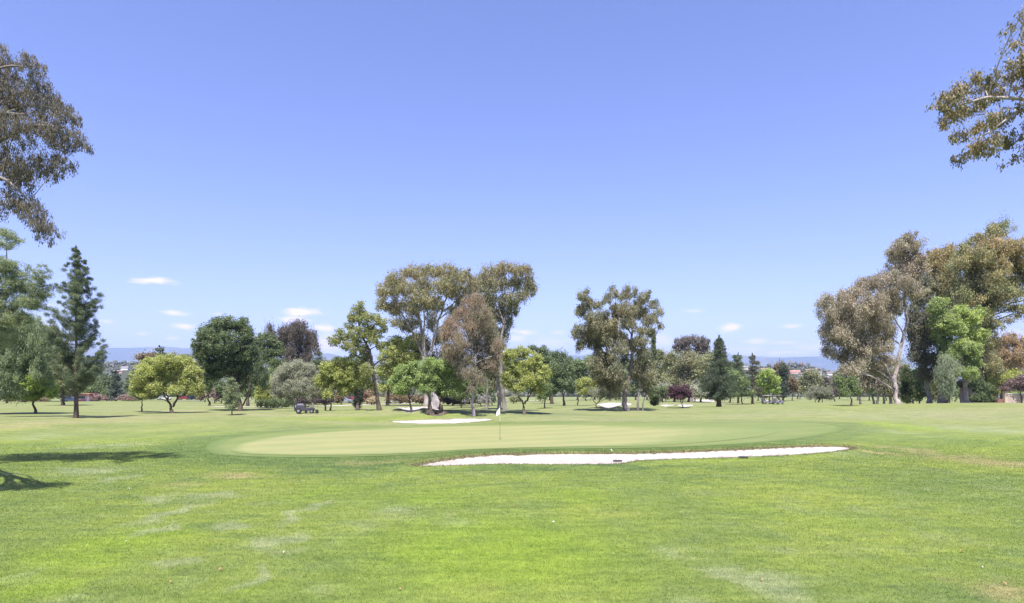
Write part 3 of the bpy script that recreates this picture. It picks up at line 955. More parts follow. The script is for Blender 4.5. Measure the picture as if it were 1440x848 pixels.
BGR = ((.050, .044, .040), (.135, .115, .105), (.16, .12, .10))        # brown grey gum

E = 'eucalyptus_tree'
# ---- overhead gum on the left, trunk outside the frame
tree(E, 'tall gum tree whose drooping grey-brown branches hang in from the upper left corner', 'eucalyptus', (-150, 700),
     [(0, 95, 22, 30, .4), (14, 130, 22, 22, .3), (45, 92, 13, 13, .35), (55, 125, 18, 18), (38, 150, 20, 18), (75, 150, 20, 16), (95, 168, 15, 13), (112, 200, 12, 12, .3),
      (85, 195, 22, 18), (62, 180, 18, 16), (20, 185, 22, 26), (12, 235, 20, 30), (32, 250, 16, 22), (66, 232, 20, 22), (92, 232, 9, 11), (28, 285, 22, 18),
      (48, 302, 16, 15), (62, 322, 10, 13), (72, 325, 8, 7), (60, 338, 5, 7), (8, 160, 16, 18),
      (-40, 90, 36, 36), (-70, 150, 46, 46), (-50, 220, 44, 44), (-110, 100, 50, 60), (-160, 200, 60, 60), (-25, 290, 26, 24), (-190, 90, 60, 60), (-120, 270, 46, 40), (-150, 230, 46, 34, .2, -8), (-190, 280, 40, 30, .2, -8), (-115, 250, 26, 20, .2, -7.5)],
     'weep', ((.050, .048, .038), (.130, .120, .092), (.175, .135, .095)), stems=[([(-150, 700), (-140, 520), (-120, 360), (-100, 220), (-80, 120)], 17), ([(-118, 340), (-60, 250), (-10, 200), (50, 175), (90, 180)], 6.5),
                        ([(-100, 230), (-40, 160), (0, 158), (40, 162)], 5), ([(-60, 250), (0, 245), (30, 270), (55, 300)], 4), ([(-90, 180), (-30, 110), (10, 90), (40, 95)], 4)],
     bark='grey', Y=26, lai=.5, leaf=1.35, hue=.25, depth=.55, clump=.62)
# ---- overhead gum on the right, close to the eye point
tree(E, 'gum tree whose near leafy branch reaches in at the upper right corner', 'eucalyptus', (1720, 950),
     [(1431, 32, 9, 9), (1437, 60, 10, 8), (1424, 98, 13, 12, .4), (1438, 118, 10, 12), (1334, 130, 12, 10, .5), (1355, 122, 12, 9, .3), (1380, 120, 14, 9, .3), (1330, 150, 10, 10),
      (1345, 165, 13, 12, .45), (1364, 150, 15, 12, .3), (1392, 140, 14, 12), (1362, 185, 9, 11), (1384, 176, 12, 10, .3), (1412, 165, 13, 13), (1432, 190, 12, 13), (1368, 214, 12, 11),
      (1374, 206, 12, 6, .7), (1390, 204, 13, 8), (1411, 207, 8, 9), (1436, 222, 8, 10), (1340, 142, 8, 14), (1352, 190, 6, 6), (1404, 120, 10, 8),
      (1470, 90, 30, 26), (1490, 150, 34, 26), (1480, 210, 28, 22), (1540, 120, 50, 40), (1600, 200, 50, 40), (1480, 30, 34, 24), (1600, 60, 60, 40)],
     'gum', ((.060, .064, .034), (.165, .158, .080), (.225, .150, .075)), stems=[([(1720, 950), (1700, 700), (1680, 450), (1650, 250), (1640, 80)], 30), ([(1665, 300), (1560, 200), (1480, 148), (1430, 138), (1380, 137), (1345, 150)], 6),
                        ([(1500, 160), (1440, 152), (1415, 168), (1385, 190), (1370, 196)], 3.2), ([(1660, 260), (1560, 130), (1480, 90), (1435, 60)], 4.5), ([(1480, 148), (1450, 180), (1435, 215)], 2)],
     bark='pale', Y=5.8, lai=.95, leaf=2.0, hue=.35, depth=.8, clump=.22, twig=1.6)

# ---- left group
tree('pine_tree', 'tall grey-green pine with open tufted branches at the left edge', 'pine', (-26, 584),
     [(10, 330, 12, 9), (22, 338, 8, 6), (4, 345, 10, 7), (12, 372, 13, 9), (38, 384, 5, 11), (60, 385, 6, 14), (66, 404, 6, 9), (46, 412, 15, 11), (20, 402, 14, 12), (30, 424, 14, 9),
      (52, 430, 11, 8), (10, 432, 14, 14), (-15, 390, 20, 20), (-20, 430, 24, 20), (25, 448, 18, 10), (-10, 470, 26, 24), (0, 372, 14, 12), (18, 388, 14, 12), (34, 402, 12, 10), (4, 412, 14, 12), (40, 425, 14, 10), (58, 415, 9, 9), (0, 450, 18, 12), (50, 398, 8, 10)],
     'needle', BPINE, stems=[([(-26, 584), (-20, 520), (-8, 460), (8, 400), (10, 350)], 2.6), ([(8, 440), (30, 430), (48, 412), (60, 392)], 1.6), ([(8, 400), (18, 385), (36, 384)], 1.2)], bark='pine', Y=62, lai=.8, leaf=1.25)
tree('cedar_tree', 'broad soft grey-green cedar under the open pine at the left edge', 'cedar', (-8, 580),
     [(20, 462, 24, 26), (44, 470, 16, 24), (54, 492, 13, 26), (30, 500, 28, 24), (5, 500, 24, 30), (12, 530, 26, 18), (42, 528, 22, 16), (58, 520, 10, 14), (-20, 480, 24, 36), (-20, 530, 24, 24), (8, 478, 18, 22), (28, 548, 20, 10), (2, 548, 18, 12), (62, 478, 8, 16)],
     'weep', ((.075, .110, .056), (.215, .265, .145), (.26, .28, .12)), bark='pine', Y=74, lai=1.1)
tree('broadleaf_tree', 'bright green low tree on a bent dark trunk at the far left', 'tree', (51, 582),
     [(30, 545, 16, 12), (48, 538, 16, 12), (66, 545, 14, 12), (20, 555, 12, 8), (40, 557, 18, 7), (74, 552, 8, 8), (10, 548, 10, 8), (24, 538, 14, 10), (60, 532, 12, 9)], 'broad', LIME,
     stems=[([(55, 582), (49, 575), (47, 563), (50, 552)], 2.8), ([(48, 566), (38, 558), (28, 552)], 1.4), ([(48, 564), (60, 556), (68, 548)], 1.4)])
tree('broadleaf_tree', 'pale yellow-green tree standing behind the tall left pine', 'tree', (88, 566),
     [(78, 505, 14, 30), (92, 520, 16, 28), (84, 545, 22, 14), (74, 475, 7, 16), (104, 545, 14, 12)], 'broad', OL, Y=118)
conifer('pine_tree', 'tall narrow dark pine with a bare straight trunk above its own shadow on the left', (107, 588), 350,
        [(350, 2), (362, 6), (372, 9), (385, 15), (400, 19), (430, 27), (460, 34), (490, 41), (515, 42), (535, 36), (549, 22)],
        PINE, up=.6, whorl=.45, nb=6, tuft=.46, lai=1.3, hw=3.4, sparse=.30, cat='pine', leafs=1.0)
tree('broadleaf_tree', 'small slim green tree left of the dome-shaped yellow-green tree', 'tree', (199, 579),
     [(192, 545, 9, 10), (204, 540, 9, 10), (198, 553, 13, 8), (210, 552, 8, 7)], 'broad', MG, stems=[([(199, 579), (199, 566), (198, 552)], 1.3)])
tree('broadleaf_tree', 'dome-shaped yellow-green tree on a forked dark trunk, left fairway', 'tree', (242, 581),
     [(205, 528, 18, 15), (213, 513, 16, 11), (234, 508, 20, 10), (257, 512, 17, 12), (271, 528, 12, 15), (238, 526, 22, 14), (260, 540, 16, 13), (196, 544, 11, 11), (220, 545, 13, 9), (277, 548, 8, 9), (248, 548, 10, 7), (207, 556, 8, 5)],
     'broad', YG, stems=[([(242, 581), (241, 576), (240, 571)], 4.2), ([(240, 572), (236, 562), (228, 550), (218, 535)], 2.1), ([(243, 572), (249, 564), (249, 550), (247, 530)], 2.3), ([(238, 566), (234, 552), (232, 530)], 1.7)])
tree('broadleaf_tree', 'large dark green full-crowned tree with a wide flared foot on the left', 'tree', (338, 578),
     [(318, 456, 22, 11), (340, 458, 13, 12), (300, 468, 20, 16), (284, 482, 13, 15), (315, 482, 26, 20), (348, 476, 9, 18), (340, 496, 17, 18), (296, 505, 18, 16), (322, 515, 22, 16), (300, 525, 14, 10), (282, 500, 10, 10)],
     'broad', DG, stems=[([(338, 578), (337, 565), (333, 545), (328, 520), (322, 490), (320, 465)], 4.4), ([(334, 550), (345, 535), (355, 520)], 2)], lai=1.15)
tree('willow_tree', 'dark drooping willow-like crown against the right side of the large dark tree', 'tree', (336, 577),
     [(352, 502, 14, 16), (345, 525, 17, 18), (364, 522, 12, 18), (333, 540, 12, 12), (372, 535, 8, 10)], 'weep', DG,
     stems=[([(340, 577), (346, 562), (352, 548), (354, 530)], 1.8)], Y=88)
tree('broadleaf_tree', 'dark green tree right behind the large dark tree on the left', 'tree', (348, 569),
     [(376, 478, 14, 12), (388, 492, 11, 12), (370, 498, 16, 12), (385, 510, 11, 8), (362, 485, 10, 10)], 'broad', DG,
     stems=[([(348, 569), (350, 545), (360, 520), (372, 495)], 2.6)], Y=112)
tree('broadleaf_tree', 'light green young tree left under the large dark crown', 'tree', (294, 566),
     [(292, 516, 9, 12), (297, 533, 10, 12), (289, 545, 8, 9)], 'broad', MG, Y=112)
conifer('pine_tree', 'small young blue-green pine standing alone in front of the large dark tree', (326, 584), 532,
        [(532, 2), (538, 6), (545, 9), (555, 11), (565, 13), (574, 10)], BPINE, up=.5, whorl=.32, nb=6, tuft=.30, lai=1.2, hw=1.1, cat='pine', leafs=.9)
tree(E, 'tall brown-grey drooping gum tree behind the silvery olive', 'eucalyptus', (412, 567),
     [(420, 462, 14, 11), (403, 470, 15, 12), (398, 485, 14, 14), (425, 480, 17, 17), (440, 478, 7, 14), (384, 480, 9, 10), (410, 497, 15, 12), (378, 466, 7, 7), (432, 500, 8, 10), (445, 490, 3, 8)],
     'weep', BGR, stems=[([(412, 567), (411, 530), (412, 505), (415, 480)], 2.8), ([(412, 510), (402, 490), (396, 478)], 1.4)], bark='grey', Y=128, lai=.8, clump=.8)
tree('olive_tree', 'wide silvery grey-green olive tree on thin pale stems behind the mower', 'olive', (418, 578),
     [(416, 524, 22, 13), (396, 535, 15, 14), (391, 551, 11, 10), (440, 535, 16, 14), (420, 544, 24, 14), (449, 548, 9, 11), (418, 512, 7, 7), (402, 519, 12, 9), (432, 517, 12, 8), (404, 556, 12, 7), (436, 556, 12, 6)],
     'olive', SILV, stems=[([(418, 578), (417, 565), (417, 545), (416, 525)], 1.8), ([(416, 577), (411, 562), (404, 548)], 1.3), ([(421, 577), (424, 560), (430, 545)], 1.3)], bark='pale')
shrub('shrub', 'rounded yellow-green bush between the dark tree and the silvery olive', (374, 570), [(373, 545, 12, 15), (366, 556, 8, 9), (381, 540, 9, 12), (378, 558, 10, 8)], YG, Y=98)
shrub('hedge', 'low dark hedge under the yellow-green bush', (380, 572), [(370, 567, 11, 5), (386, 567, 13, 6), (402, 567, 12, 6)], DG, Y=96, cat='hedge')
conifer('pine_tree', 'dark pine tip showing right of the brown-grey gum against the blue hill', (447, 566), 494, [(494, 2), (500, 8), (510, 12), (525, 15), (545, 14)], PINE, Y=150, up=.2, whorl=.9, tuft=.8, cat='pine', hw=1.4)
tree('broadleaf_tree', 'yellow-green tree with twin thin trunks right of the silvery olive', 'tree', (458, 578),
     [(462, 520, 12, 12), (478, 512, 13, 10), (470, 536, 17, 13), (452, 535, 9, 12), (484, 530, 14, 12), (484, 550, 12, 8), (462, 553, 9, 8)], 'broad', YG,
     stems=[([(457, 578), (457, 566), (460, 552), (466, 535)], 1.7), ([(464, 577), (465, 566), (472, 550)], 1.7)])
tree('broadleaf_tree', 'yellow-green tree whose short trunk is wrapped in black-green ivy', 'tree', (503, 577),
     [(490, 512, 10, 9), (500, 522, 12, 12), (494, 536, 13, 9), (507, 538, 8, 9)], 'broad', YG, stems=[([(503, 577), (503, 560), (500, 540)], 3.4)])
shrub('ivy', 'dense dark ivy wrapped round the short trunk left of the tall open tree', (503, 576), [(503, 551, 8, 9), (503, 563, 7, 9), (503, 571, 4, 5)], ((.016, .026, .016), (.038, .055, .03), (.05, .06, .03)), cat='ivy', Y=88)
tree('broadleaf_tree', 'tall open olive-green tree with a crooked leaning dark trunk left of centre', 'tree', (534, 577),
     [(504, 438, 12, 10), (512, 448, 14, 10), (496, 448, 8, 8), (481, 474, 13, 7), (470, 482, 8, 6), (486, 486, 8, 8), (504, 468, 14, 9), (520, 462, 10, 8), (536, 452, 9, 8), (530, 470, 9, 7), (497, 488, 7, 9),
      (514, 502, 9, 11), (515, 522, 10, 12), (518, 540, 9, 9), (510, 490, 8, 8), (508, 428, 5, 5), (492, 458, 8, 6), (478, 466, 6, 5), (466, 476, 5, 4), (500, 478, 9, 7), (524, 478, 8, 8), (540, 462, 6, 6), (528, 446, 7, 6), (516, 470, 8, 8), (534, 485, 7, 7), (496, 498, 5, 7)],
     'broad', ((.085, .105, .026), (.195, .210, .055), (.235, .21, .06)), stems=[([(534, 577), (529, 552), (524, 525), (522, 498), (513, 480), (505, 462), (506, 445)], 4.0), ([(525, 515), (534, 507), (547, 503), (556, 502)], 1.6), ([(514, 482), (498, 480), (482, 478)], 1.1)], lai=.62, clump=.66)
tree('broadleaf_tree', 'golden-green round-crowned tree behind the tall open tree', 'tree', (545, 571),
     [(556, 485, 20, 12), (577, 482, 15, 11), (546, 500, 15, 13), (570, 500, 20, 14), (560, 516, 20, 12), (588, 498, 10, 13), (541, 522, 11, 13), (541, 545, 10, 8)], 'broad', YG,
     stems=[([(545, 571), (546, 555), (552, 530), (560, 505)], 3), ([(549, 542), (560, 528), (572, 510)], 1.4)], Y=112)
tree(E, 'huge spreading many-stemmed gum tree with an umbrella crown of olive gold in the centre', 'eucalyptus', (600, 566),
     [(545, 408, 16, 14, .3), (557, 393, 15, 11, .3), (580, 384, 18, 10, .35), (603, 381, 17, 9, .3), (628, 382, 18, 10, .3), (650, 388, 15, 11, .3), (666, 402, 15, 14), (568, 406, 16, 13), (595, 403, 15, 14), (622, 404, 17, 13),
      (648, 414, 17, 12), (538, 428, 11, 8), (556, 432, 17, 12), (580, 432, 12, 14), (576, 456, 17, 12), (558, 455, 9, 6), (590, 474, 9, 9), (668, 424, 14, 12), (600, 430, 7, 10), (672, 442, 14, 14), (686, 430, 9, 18), (612, 428, 14, 12), (642, 436, 14, 12), (632, 400, 14, 12), (590, 420, 14, 14), (660, 456, 10, 12)],
     'gum', GUMO, stems=[([(600, 566), (600, 530), (597, 500), (592, 460), (584, 425), (580, 395)], 4.5), ([(598, 520), (596, 470), (596, 430), (600, 395)], 2.2), ([(600, 520), (610, 480), (620, 440), (632, 405), (640, 390)], 2.6),
                         ([(606, 492), (612, 450), (622, 415)], 1.5), ([(596, 505), (582, 470), (565, 440), (552, 412)], 2.4), ([(620, 440), (640, 425), (660, 408)], 1.5), ([(590, 450), (572, 425), (562, 400)], 1.4)],
     bark='pale', Y=110, lai=.9)
tree('broadleaf_tree', 'fresh green tree with a slim trunk left of the split-trunk tree', 'tree', (577, 579),
     [(567, 522, 13, 11), (556, 537, 10, 11), (582, 518, 13, 11), (577, 536, 16, 12), (567, 548, 14, 8), (590, 535, 9, 12)], 'broad', BG,
     stems=[([(577, 579), (577, 565), (575, 552), (572, 535)], 2.2), ([(576, 562), (583, 552), (588, 540)], 1.3)])
# split-trunk tree
t16 = tree('broadleaf_tree', 'fresh green tree on a massive split grey trunk with a pale torn face', 'tree', (612, 582),
     [(606, 513, 15, 10), (624, 515, 16, 10), (598, 530, 13, 12), (632, 530, 15, 13), (645, 538, 8, 12), (614, 532, 20, 13), (602, 546, 14, 9), (632, 548, 14, 9), (618, 552, 12, 6)],
     'broad', BG, stems=[([(612, 582), (612, 575), (610, 564), (607, 554), (604, 542)], 17), ([(616, 572), (620, 562), (624, 550)], 4.2), ([(616, 580), (624, 579), (635, 582.5)], 3.0)], bark='dark')
tr_ = [c_ for c_ in t16.children if c_.name.startswith('trunk')][0]
co = np.array([v.co[:] for v in tr_.data.vertices]); Vw = []; nz_, na_ = 14, 9
for k in range(nz_ + 1):
    z_ = .45 + 2.1 * k / nz_
    sl = co[(np.abs(co[:, 2] - z_) < .55) & (np.arange(len(co)) < 150)]
    cx_ = (sl[:, 0].min() + sl[:, 0].max()) / 2; r_ = min(1.3, (sl[:, 0].max() - sl[:, 0].min()) / 2)
    yf_ = np.sort(sl[:, 1])[:3].mean()
    wv = max(.03, math.sin(math.pi * min(1, (k + .6) / (nz_ + 1))) ** .6)
    for q in range(na_ + 1):
        u_ = (q / na_ - .5) * 2 * wv * .72
        Vw.append((cx_ + .12 + u_ * r_ * .8, yf_ - .16 + .55 * r_ * u_ * u_ + .02 * math.sin(q * 2.2 + k), z_))
Fw = [[k * (na_ + 1) + q, k * (na_ + 1) + q + 1, (k + 1) * (na_ + 1) + q + 1, (k + 1) * (na_ + 1) + q] for k in range(nz_) for q in range(na_)]
np_mesh('torn_wood', Vw, Fw, bark_mat('torn_wood', (.30, .26, .25), (.44, .40, .39), 4), tr_, smooth=True)
tree('broadleaf_tree', 'shaded mid-green tree just behind the split-trunk tree', 'tree', (648, 571), [(655, 540, 12, 14), (645, 555, 12, 8), (664, 555, 8, 8)], 'broad', MG, Y=100)
tree(E, 'tall gum tree leaning right with a high orange-tipped crown above the centre group', 'eucalyptus', (711, 583),
     [(692, 384, 16, 11, .5), (712, 378, 16, 9, .55), (733, 382, 15, 10, .5), (745, 396, 9, 11), (700, 400, 16, 10, .3), (722, 400, 16, 11), (740, 412, 11, 9), (726, 420, 14, 9), (751, 406, 5, 8), (710, 424, 13, 11), (724, 436, 9, 9),
      (678, 394, 9, 10, .3), (683, 408, 12, 11), (690, 424, 12, 12), (684, 438, 10, 12), (705, 443, 12, 12), (716, 452, 6, 9), (708, 466, 11, 12), (700, 484, 11, 12)],
     'gum', GUM, stems=[([(712, 583), (707, 560), (704, 520), (705, 480), (710, 445), (720, 415), (728, 395)], 4.2), ([(708, 455), (700, 425), (695, 395)], 1.8), ([(714, 432), (730, 420), (742, 405)], 1.4)], bark='grey', Y=80, lai=.85)
tree(E, 'thick grey-trunked gum tree close left of the leaning gum, mostly hidden', 'eucalyptus', (702, 580),
     [(690, 470, 10, 16), (694, 500, 10, 16), (688, 520, 10, 12)], 'gum', GUM, stems=[([(702, 580), (702, 555), (698, 520), (693, 480)], 3.8)], bark='grey', Y=84, lai=.8)
tree(E, 'rusty brown drooping gum tree on a slim pale trunk near the flag', 'eucalyptus', (666, 586),
     [(664, 428, 16, 11, .8), (650, 444, 15, 13, .7), (678, 444, 13, 13, .4), (634, 462, 12, 15, .8), (662, 462, 17, 15, .5), (690, 466, 10, 16, .2), (645, 484, 15, 15, .4), (674, 484, 16, 18, .1), (692, 492, 9, 16, .3), (636, 500, 10, 14, .6),
      (656, 506, 14, 14, .1), (680, 512, 12, 14, .1), (660, 526, 10, 10), (648, 522, 8, 10), (672, 534, 8, 9), (694, 515, 6, 10, .6), (672, 420, 8, 8, .7), (700, 484, 6, 9, .4), (626, 472, 7, 10, .8), (628, 490, 8, 8, .6), (664, 545, 6, 7, .2), (646, 512, 7, 8, .2), (702, 500, 5, 8, .5)],
     'weep', RUST, stems=[([(666, 586), (664, 565), (663, 530), (664, 490), (667, 450), (666, 430)], 3.2), ([(664, 500), (650, 478), (640, 460)], 1.5), ([(664, 510), (678, 485), (686, 465)], 1.3)], bark='pale', lai=.72, clump=.75)
tree(E, 'grey-olive gum crown filling the space behind the rusty gum', 'eucalyptus', (684, 574),
     [(676, 432, 12, 14), (690, 446, 10, 14), (684, 468, 12, 14), (696, 490, 10, 14), (700, 512, 9, 14), (688, 520, 12, 14), (698, 540, 10, 10), (640, 520, 9, 14), (628, 505, 8, 12)], 'gum', GUM,
     stems=[([(684, 574), (685, 540), (686, 500), (684, 460)], 2.6)], bark='grey', Y=92)
tree(E, 'sparse grey-green gum seen between the stems of the huge spreading gum', 'eucalyptus', (618, 571),
     [(606, 452, 9, 14), (618, 474, 10, 14), (600, 486, 9, 12), (626, 494, 9, 12), (610, 506, 12, 10)], 'gum', GUM, stems=[([(618, 571), (617, 540), (614, 500), (610, 465)], 1.8)], bark='pale', Y=118, lai=.75)
tree('broadleaf_tree', 'yellow-green round tree with a forked dark trunk just right of the flag', 'tree', (737, 583),
     [(716, 502, 13, 12), (732, 496, 13, 11), (750, 508, 13, 13), (763, 526, 12, 13), (728, 518, 17, 13), (714, 532, 11, 13), (747, 532, 18, 13), (727, 546, 12, 7), (757, 547, 12, 8)], 'broad', YG,
     stems=[([(737, 583), (737, 574), (736, 567)], 3.3), ([(736, 568), (730, 558), (723, 545)], 1.9), ([(738, 568), (745, 556), (752, 542)], 1.9)])
tree('broadleaf_tree', 'slim dark tree right behind the yellow-green tree by the flag', 'tree', (766, 577), [(767, 548, 9, 10), (762, 558, 8, 6)], 'broad', MG, stems=[([(766, 577), (766, 560), (766, 548)], 1.2)], Y=92)
# ---- middle distance, centre right
tree('broadleaf_tree', 'dark green round tree filling the gap right of the centre group', 'tree', (793, 569),
     [(783, 520, 12, 12), (798, 524, 12, 14), (790, 538, 16, 12), (803, 545, 8, 10), (778, 545, 9, 10)], 'broad', DG, stems=[([(794, 569), (792, 556), (790, 540)], 2.2)], Y=116)
tree('broadleaf_tree', 'dark tree with a pointed top behind the yellow-green tree by the flag', 'tree', (776, 567),
     [(750, 491, 8, 6), (764, 494, 9, 8), (770, 508, 12, 10), (756, 508, 12, 10), (776, 525, 10, 12)], 'broad', DG, Y=135)
tree('broadleaf_tree', 'small pale yellow-green tree with a thin trunk left of the wide grey spreading tree', 'tree', (813, 568),
     [(812, 541, 7, 7), (824, 536, 9, 6), (834, 540, 8, 7), (819, 548, 8, 6)], 'broad', YG, stems=[([(813, 568), (813, 556), (818, 545)], 1.1)], Y=122)
tree('broadleaf_tree', 'low spreading grey-green tree with a short forked trunk beside the far bunker', 'tree', (839, 574),
     [(838, 552, 8, 6), (850, 546, 11, 7), (864, 549, 8, 7), (856, 556, 9, 5), (870, 556, 5, 6)], 'olive', SILV, stems=[([(839, 574), (838, 567)], 1.4), ([(838, 568), (832, 560), (828, 554)], .7), ([(839, 568), (848, 558), (856, 550)], .9)], lai=.75)
tree(E, 'wide ragged gum tree with leaning multiple trunks standing alone right of centre', 'eucalyptus', (882, 578),
     [(820, 419, 8, 8), (830, 428, 8, 8), (818, 436, 9, 9), (832, 446, 12, 10), (812, 466, 10, 10), (828, 466, 11, 11, .4), (845, 462, 12, 12, .3), (815, 486, 5, 9), (838, 484, 13, 10), (856, 478, 12, 12),
      (856, 420, 5, 7), (866, 414, 5, 6), (878, 416, 10, 9), (892, 412, 4, 7), (904, 420, 8, 8), (919, 428, 7, 7), (925, 440, 6, 7), (882, 434, 13, 10, .4), (900, 440, 12, 10), (914, 452, 11, 8), (928, 459, 6, 3),
      (866, 438, 11, 10, .35), (862, 455, 10, 9, .4), (884, 456, 11, 9), (874, 474, 8, 8), (902, 466, 10, 6), (846, 500, 11, 10), (862, 500, 9, 9), (850, 520, 10, 12), (866, 524, 12, 12), (846, 538, 8, 8), (862, 545, 10, 9), (878, 505, 6, 10),
      (904, 498, 11, 12), (914, 515, 9, 12), (902, 526, 11, 12), (908, 545, 10, 10), (848, 446, 9, 9), (856, 462, 9, 9), (847, 472, 9, 9), (872, 490, 11, 10), (888, 484, 8, 9), (902, 480, 11, 8), (914, 468, 8, 7), (840, 430, 6, 6), (848, 424, 4, 5), (896, 428, 7, 6), (862, 404, 3, 5), (912, 415, 5, 5), (885, 405, 4, 4), (826, 410, 4, 4), (836, 512, 10, 12), (852, 508, 12, 12), (840, 526, 9, 12), (858, 534, 12, 12), (874, 540, 9, 10), (892, 520, 10, 14), (916, 530, 9, 12), (836, 460, 13, 12, .3), (862, 468, 12, 12, .3), (880, 445, 13, 12, .4), (824, 478, 9, 10)],
     'gum', GUM, stems=[([(882, 578), (878, 562), (882, 545), (888, 520), (890, 495), (888, 470), (890, 445)], 5.2), ([(880, 556), (872, 530), (860, 505), (850, 480), (838, 455), (828, 432)], 2.2), ([(889, 500), (900, 470), (908, 445)], 1.6), ([(888, 470), (872, 450), (866, 430)], 1.5),
                        ([(897, 577), (897, 560), (900, 535), (904, 505)], 2.0), ([(904, 576), (906, 560), (910, 535)], 1.5), ([(884, 452), (884, 432), (880, 420)], 1.0)], bark='grey', lai=1.05, hue=.15, clump=.72)
conifer('cypress_tree', 'thin black-green cypress spire right behind the ragged gum tree', (919, 573), 465, [(465, .6), (475, 2), (490, 3.4), (520, 4.5), (555, 5)], DG, Y=108, up=1.6, whorl=.35, nb=6, tuft=.4, kind='dense', hw=1.2, cat='cypress')
tree('broadleaf_tree', 'low dark ivy-covered tree at the right foot of the ragged gum tree', 'tree', (921, 576),
     [(921, 556, 8, 9), (920, 567, 6, 7), (930, 550, 9, 7), (914, 548, 9, 8), (936, 556, 5, 6)], 'dense', DG, stems=[([(921, 576), (921, 562)], 3)], Y=98)
tree('plum_tree', 'small dark purple plum tree leaning beside the far bunkers', 'plum tree', (961, 574),
     [(950, 549, 9, 8), (962, 548, 9, 8), (944, 555, 6, 5), (968, 555, 5, 6), (956, 557, 10, 5)], 'broad', PLUM, stems=[([(962, 574), (959, 567), (956, 558)], 1.1), ([(959, 567), (964, 558)], .7)])
tree(E, 'far round-topped brown gum tree rising behind the middle tree line', 'eucalyptus', (972, 565),
     [(960, 482, 12, 8), (975, 479, 13, 7), (990, 484, 9, 9), (952, 490, 8, 6), (985, 496, 11, 10), (966, 494, 10, 8)], 'gum', BGR, Y=200, lai=1.1, bark='grey')
conifer('redwood_tree', 'broad dark cone-shaped conifer standing on the fairway edge right of centre', (1011, 572), 474,
        [(474, 1), (480, 3), (490, 7), (500, 10), (510, 14), (520, 17), (530, 20), (540, 24), (550, 27), (560, 22)],
        ((.030, .048, .028), (.080, .105, .060), (.11, .12, .06)), up=.05, whorl=.5, nb=9, tuft=.62, lai=1.5, hw=4.0, kind='weep', sag=-.12, cat='conifer', leafs=.8)
conifer('redwood_tree', 'slim dark redwood, left of two behind the broad conifer', (1038, 567), 498, [(498, 2), (505, 6), (515, 8), (530, 9), (545, 11), (555, 9)], PINE, Y=150, up=.1, whorl=.8, nb=8, tuft=.8, lai=1.3, kind='weep', hw=1.8, leafs=.8)
conifer('redwood_tree', 'slim open redwood with a bare dark trunk, right of two behind the broad conifer', (1058, 567), 499, [(499, 2), (505, 5), (515, 7), (525, 7), (535, 10), (545, 13), (555, 12)], ((.045, .05, .035), (.11, .11, .075), (.14, .11, .08)), Y=140, up=.1, whorl=1.1, nb=6, tuft=.75, lai=.9, kind='weep', hw=2.2, leafs=.8, sparse=.15)
tree('broadleaf_tree', 'soft mid-green tree between the two slim redwoods', 'tree', (1044, 566), [(1032, 528, 8, 9), (1043, 538, 11, 11), (1034, 548, 10, 8), (1052, 550, 8, 7)], 'far', MG, Y=136)
tree('broadleaf_tree', 'brilliant lime-green tree behind the golf carts', 'tree', (1083, 566),
     [(1078, 526, 10, 8), (1070, 536, 7, 10), (1088, 535, 8, 9), (1080, 545, 11, 9), (1092, 548, 6, 7)], 'broad', LIME, stems=[([(1082, 566), (1082, 557), (1080, 545)], 1.4), ([(1085, 566), (1087, 557), (1088, 548)], 1.0)], Y=160)
tree('broadleaf_tree', 'grey-green bushy tree left of the lime-green tree', 'tree', (1072, 564), [(1074, 550, 6, 7), (1068, 545, 7, 8), (1076, 556, 6, 5)], 'olive', OL, Y=175)
tree('cypress_tree', 'dark blue-green columnar tree right of the lime-green tree', 'cypress', (1102, 564), [(1102, 532, 6, 12), (1102, 548, 5.5, 12), (1101, 520, 6, 9)], 'dense', BLUE, Y=190, stems=[([(1102, 564), (1102, 550), (1101, 530)], 1.8)])
tree(E, 'brown feathery gum tree behind the dark columnar tree', 'eucalyptus', (1096, 562), [(1096, 518, 8, 8), (1092, 530, 6, 8), (1104, 524, 6, 9)], 'gum', BRN, Y=210)
tree('broadleaf_tree', 'reddish-brown narrow tree left of the far walking person', 'tree', (1114, 563), [(1112, 536, 8, 9), (1117, 545, 6, 10), (1109, 548, 6, 8)], 'far', BRN, Y=215, stems=[([(1114, 563), (1114, 548)], .8)])
tree('broadleaf_tree', 'green dome-shaped tree above the grey olive clump in the far right distance', 'tree', (1140, 562), [(1140, 527, 11, 7), (1130, 536, 9, 8), (1149, 535, 7, 8), (1139, 543, 13, 7), (1126, 547, 7, 6)], 'far', OL, Y=250)
tree('olive_tree', 'low rounded grey olive clump on the far right fairway', 'olive', (1152, 566), [(1147, 551, 10, 7), (1160, 552, 10, 7), (1138, 556, 6, 5), (1154, 557, 12, 5), (1168, 556, 5, 5)], 'olive', ((.085, .095, .07), (.185, .19, .145), (.2, .18, .12)), Y=165, stems=[([(1152, 566), (1151, 557)], 1.2), ([(1156, 566), (1160, 557)], .8), ([(1148, 566), (1143, 558)], .8)])
tree('plum_tree', 'tiny purple plum tree at the right end of the grey olive clump', 'plum tree', (1174, 564), [(1173, 555, 6, 5), (1177, 551, 4, 4)], 'broad', PLUM, Y=185)
tree('broadleaf_tree', 'green tree with a dark trunk left of the big leaning gum', 'tree', (1198, 571),
     [(1184, 543, 8, 8), (1196, 536, 8, 8), (1202, 548, 8, 8), (1190, 552, 10, 6), (1180, 533, 5, 6)], 'broad', MG, stems=[([(1199, 571), (1197, 562), (1195, 550)], 2.0)])
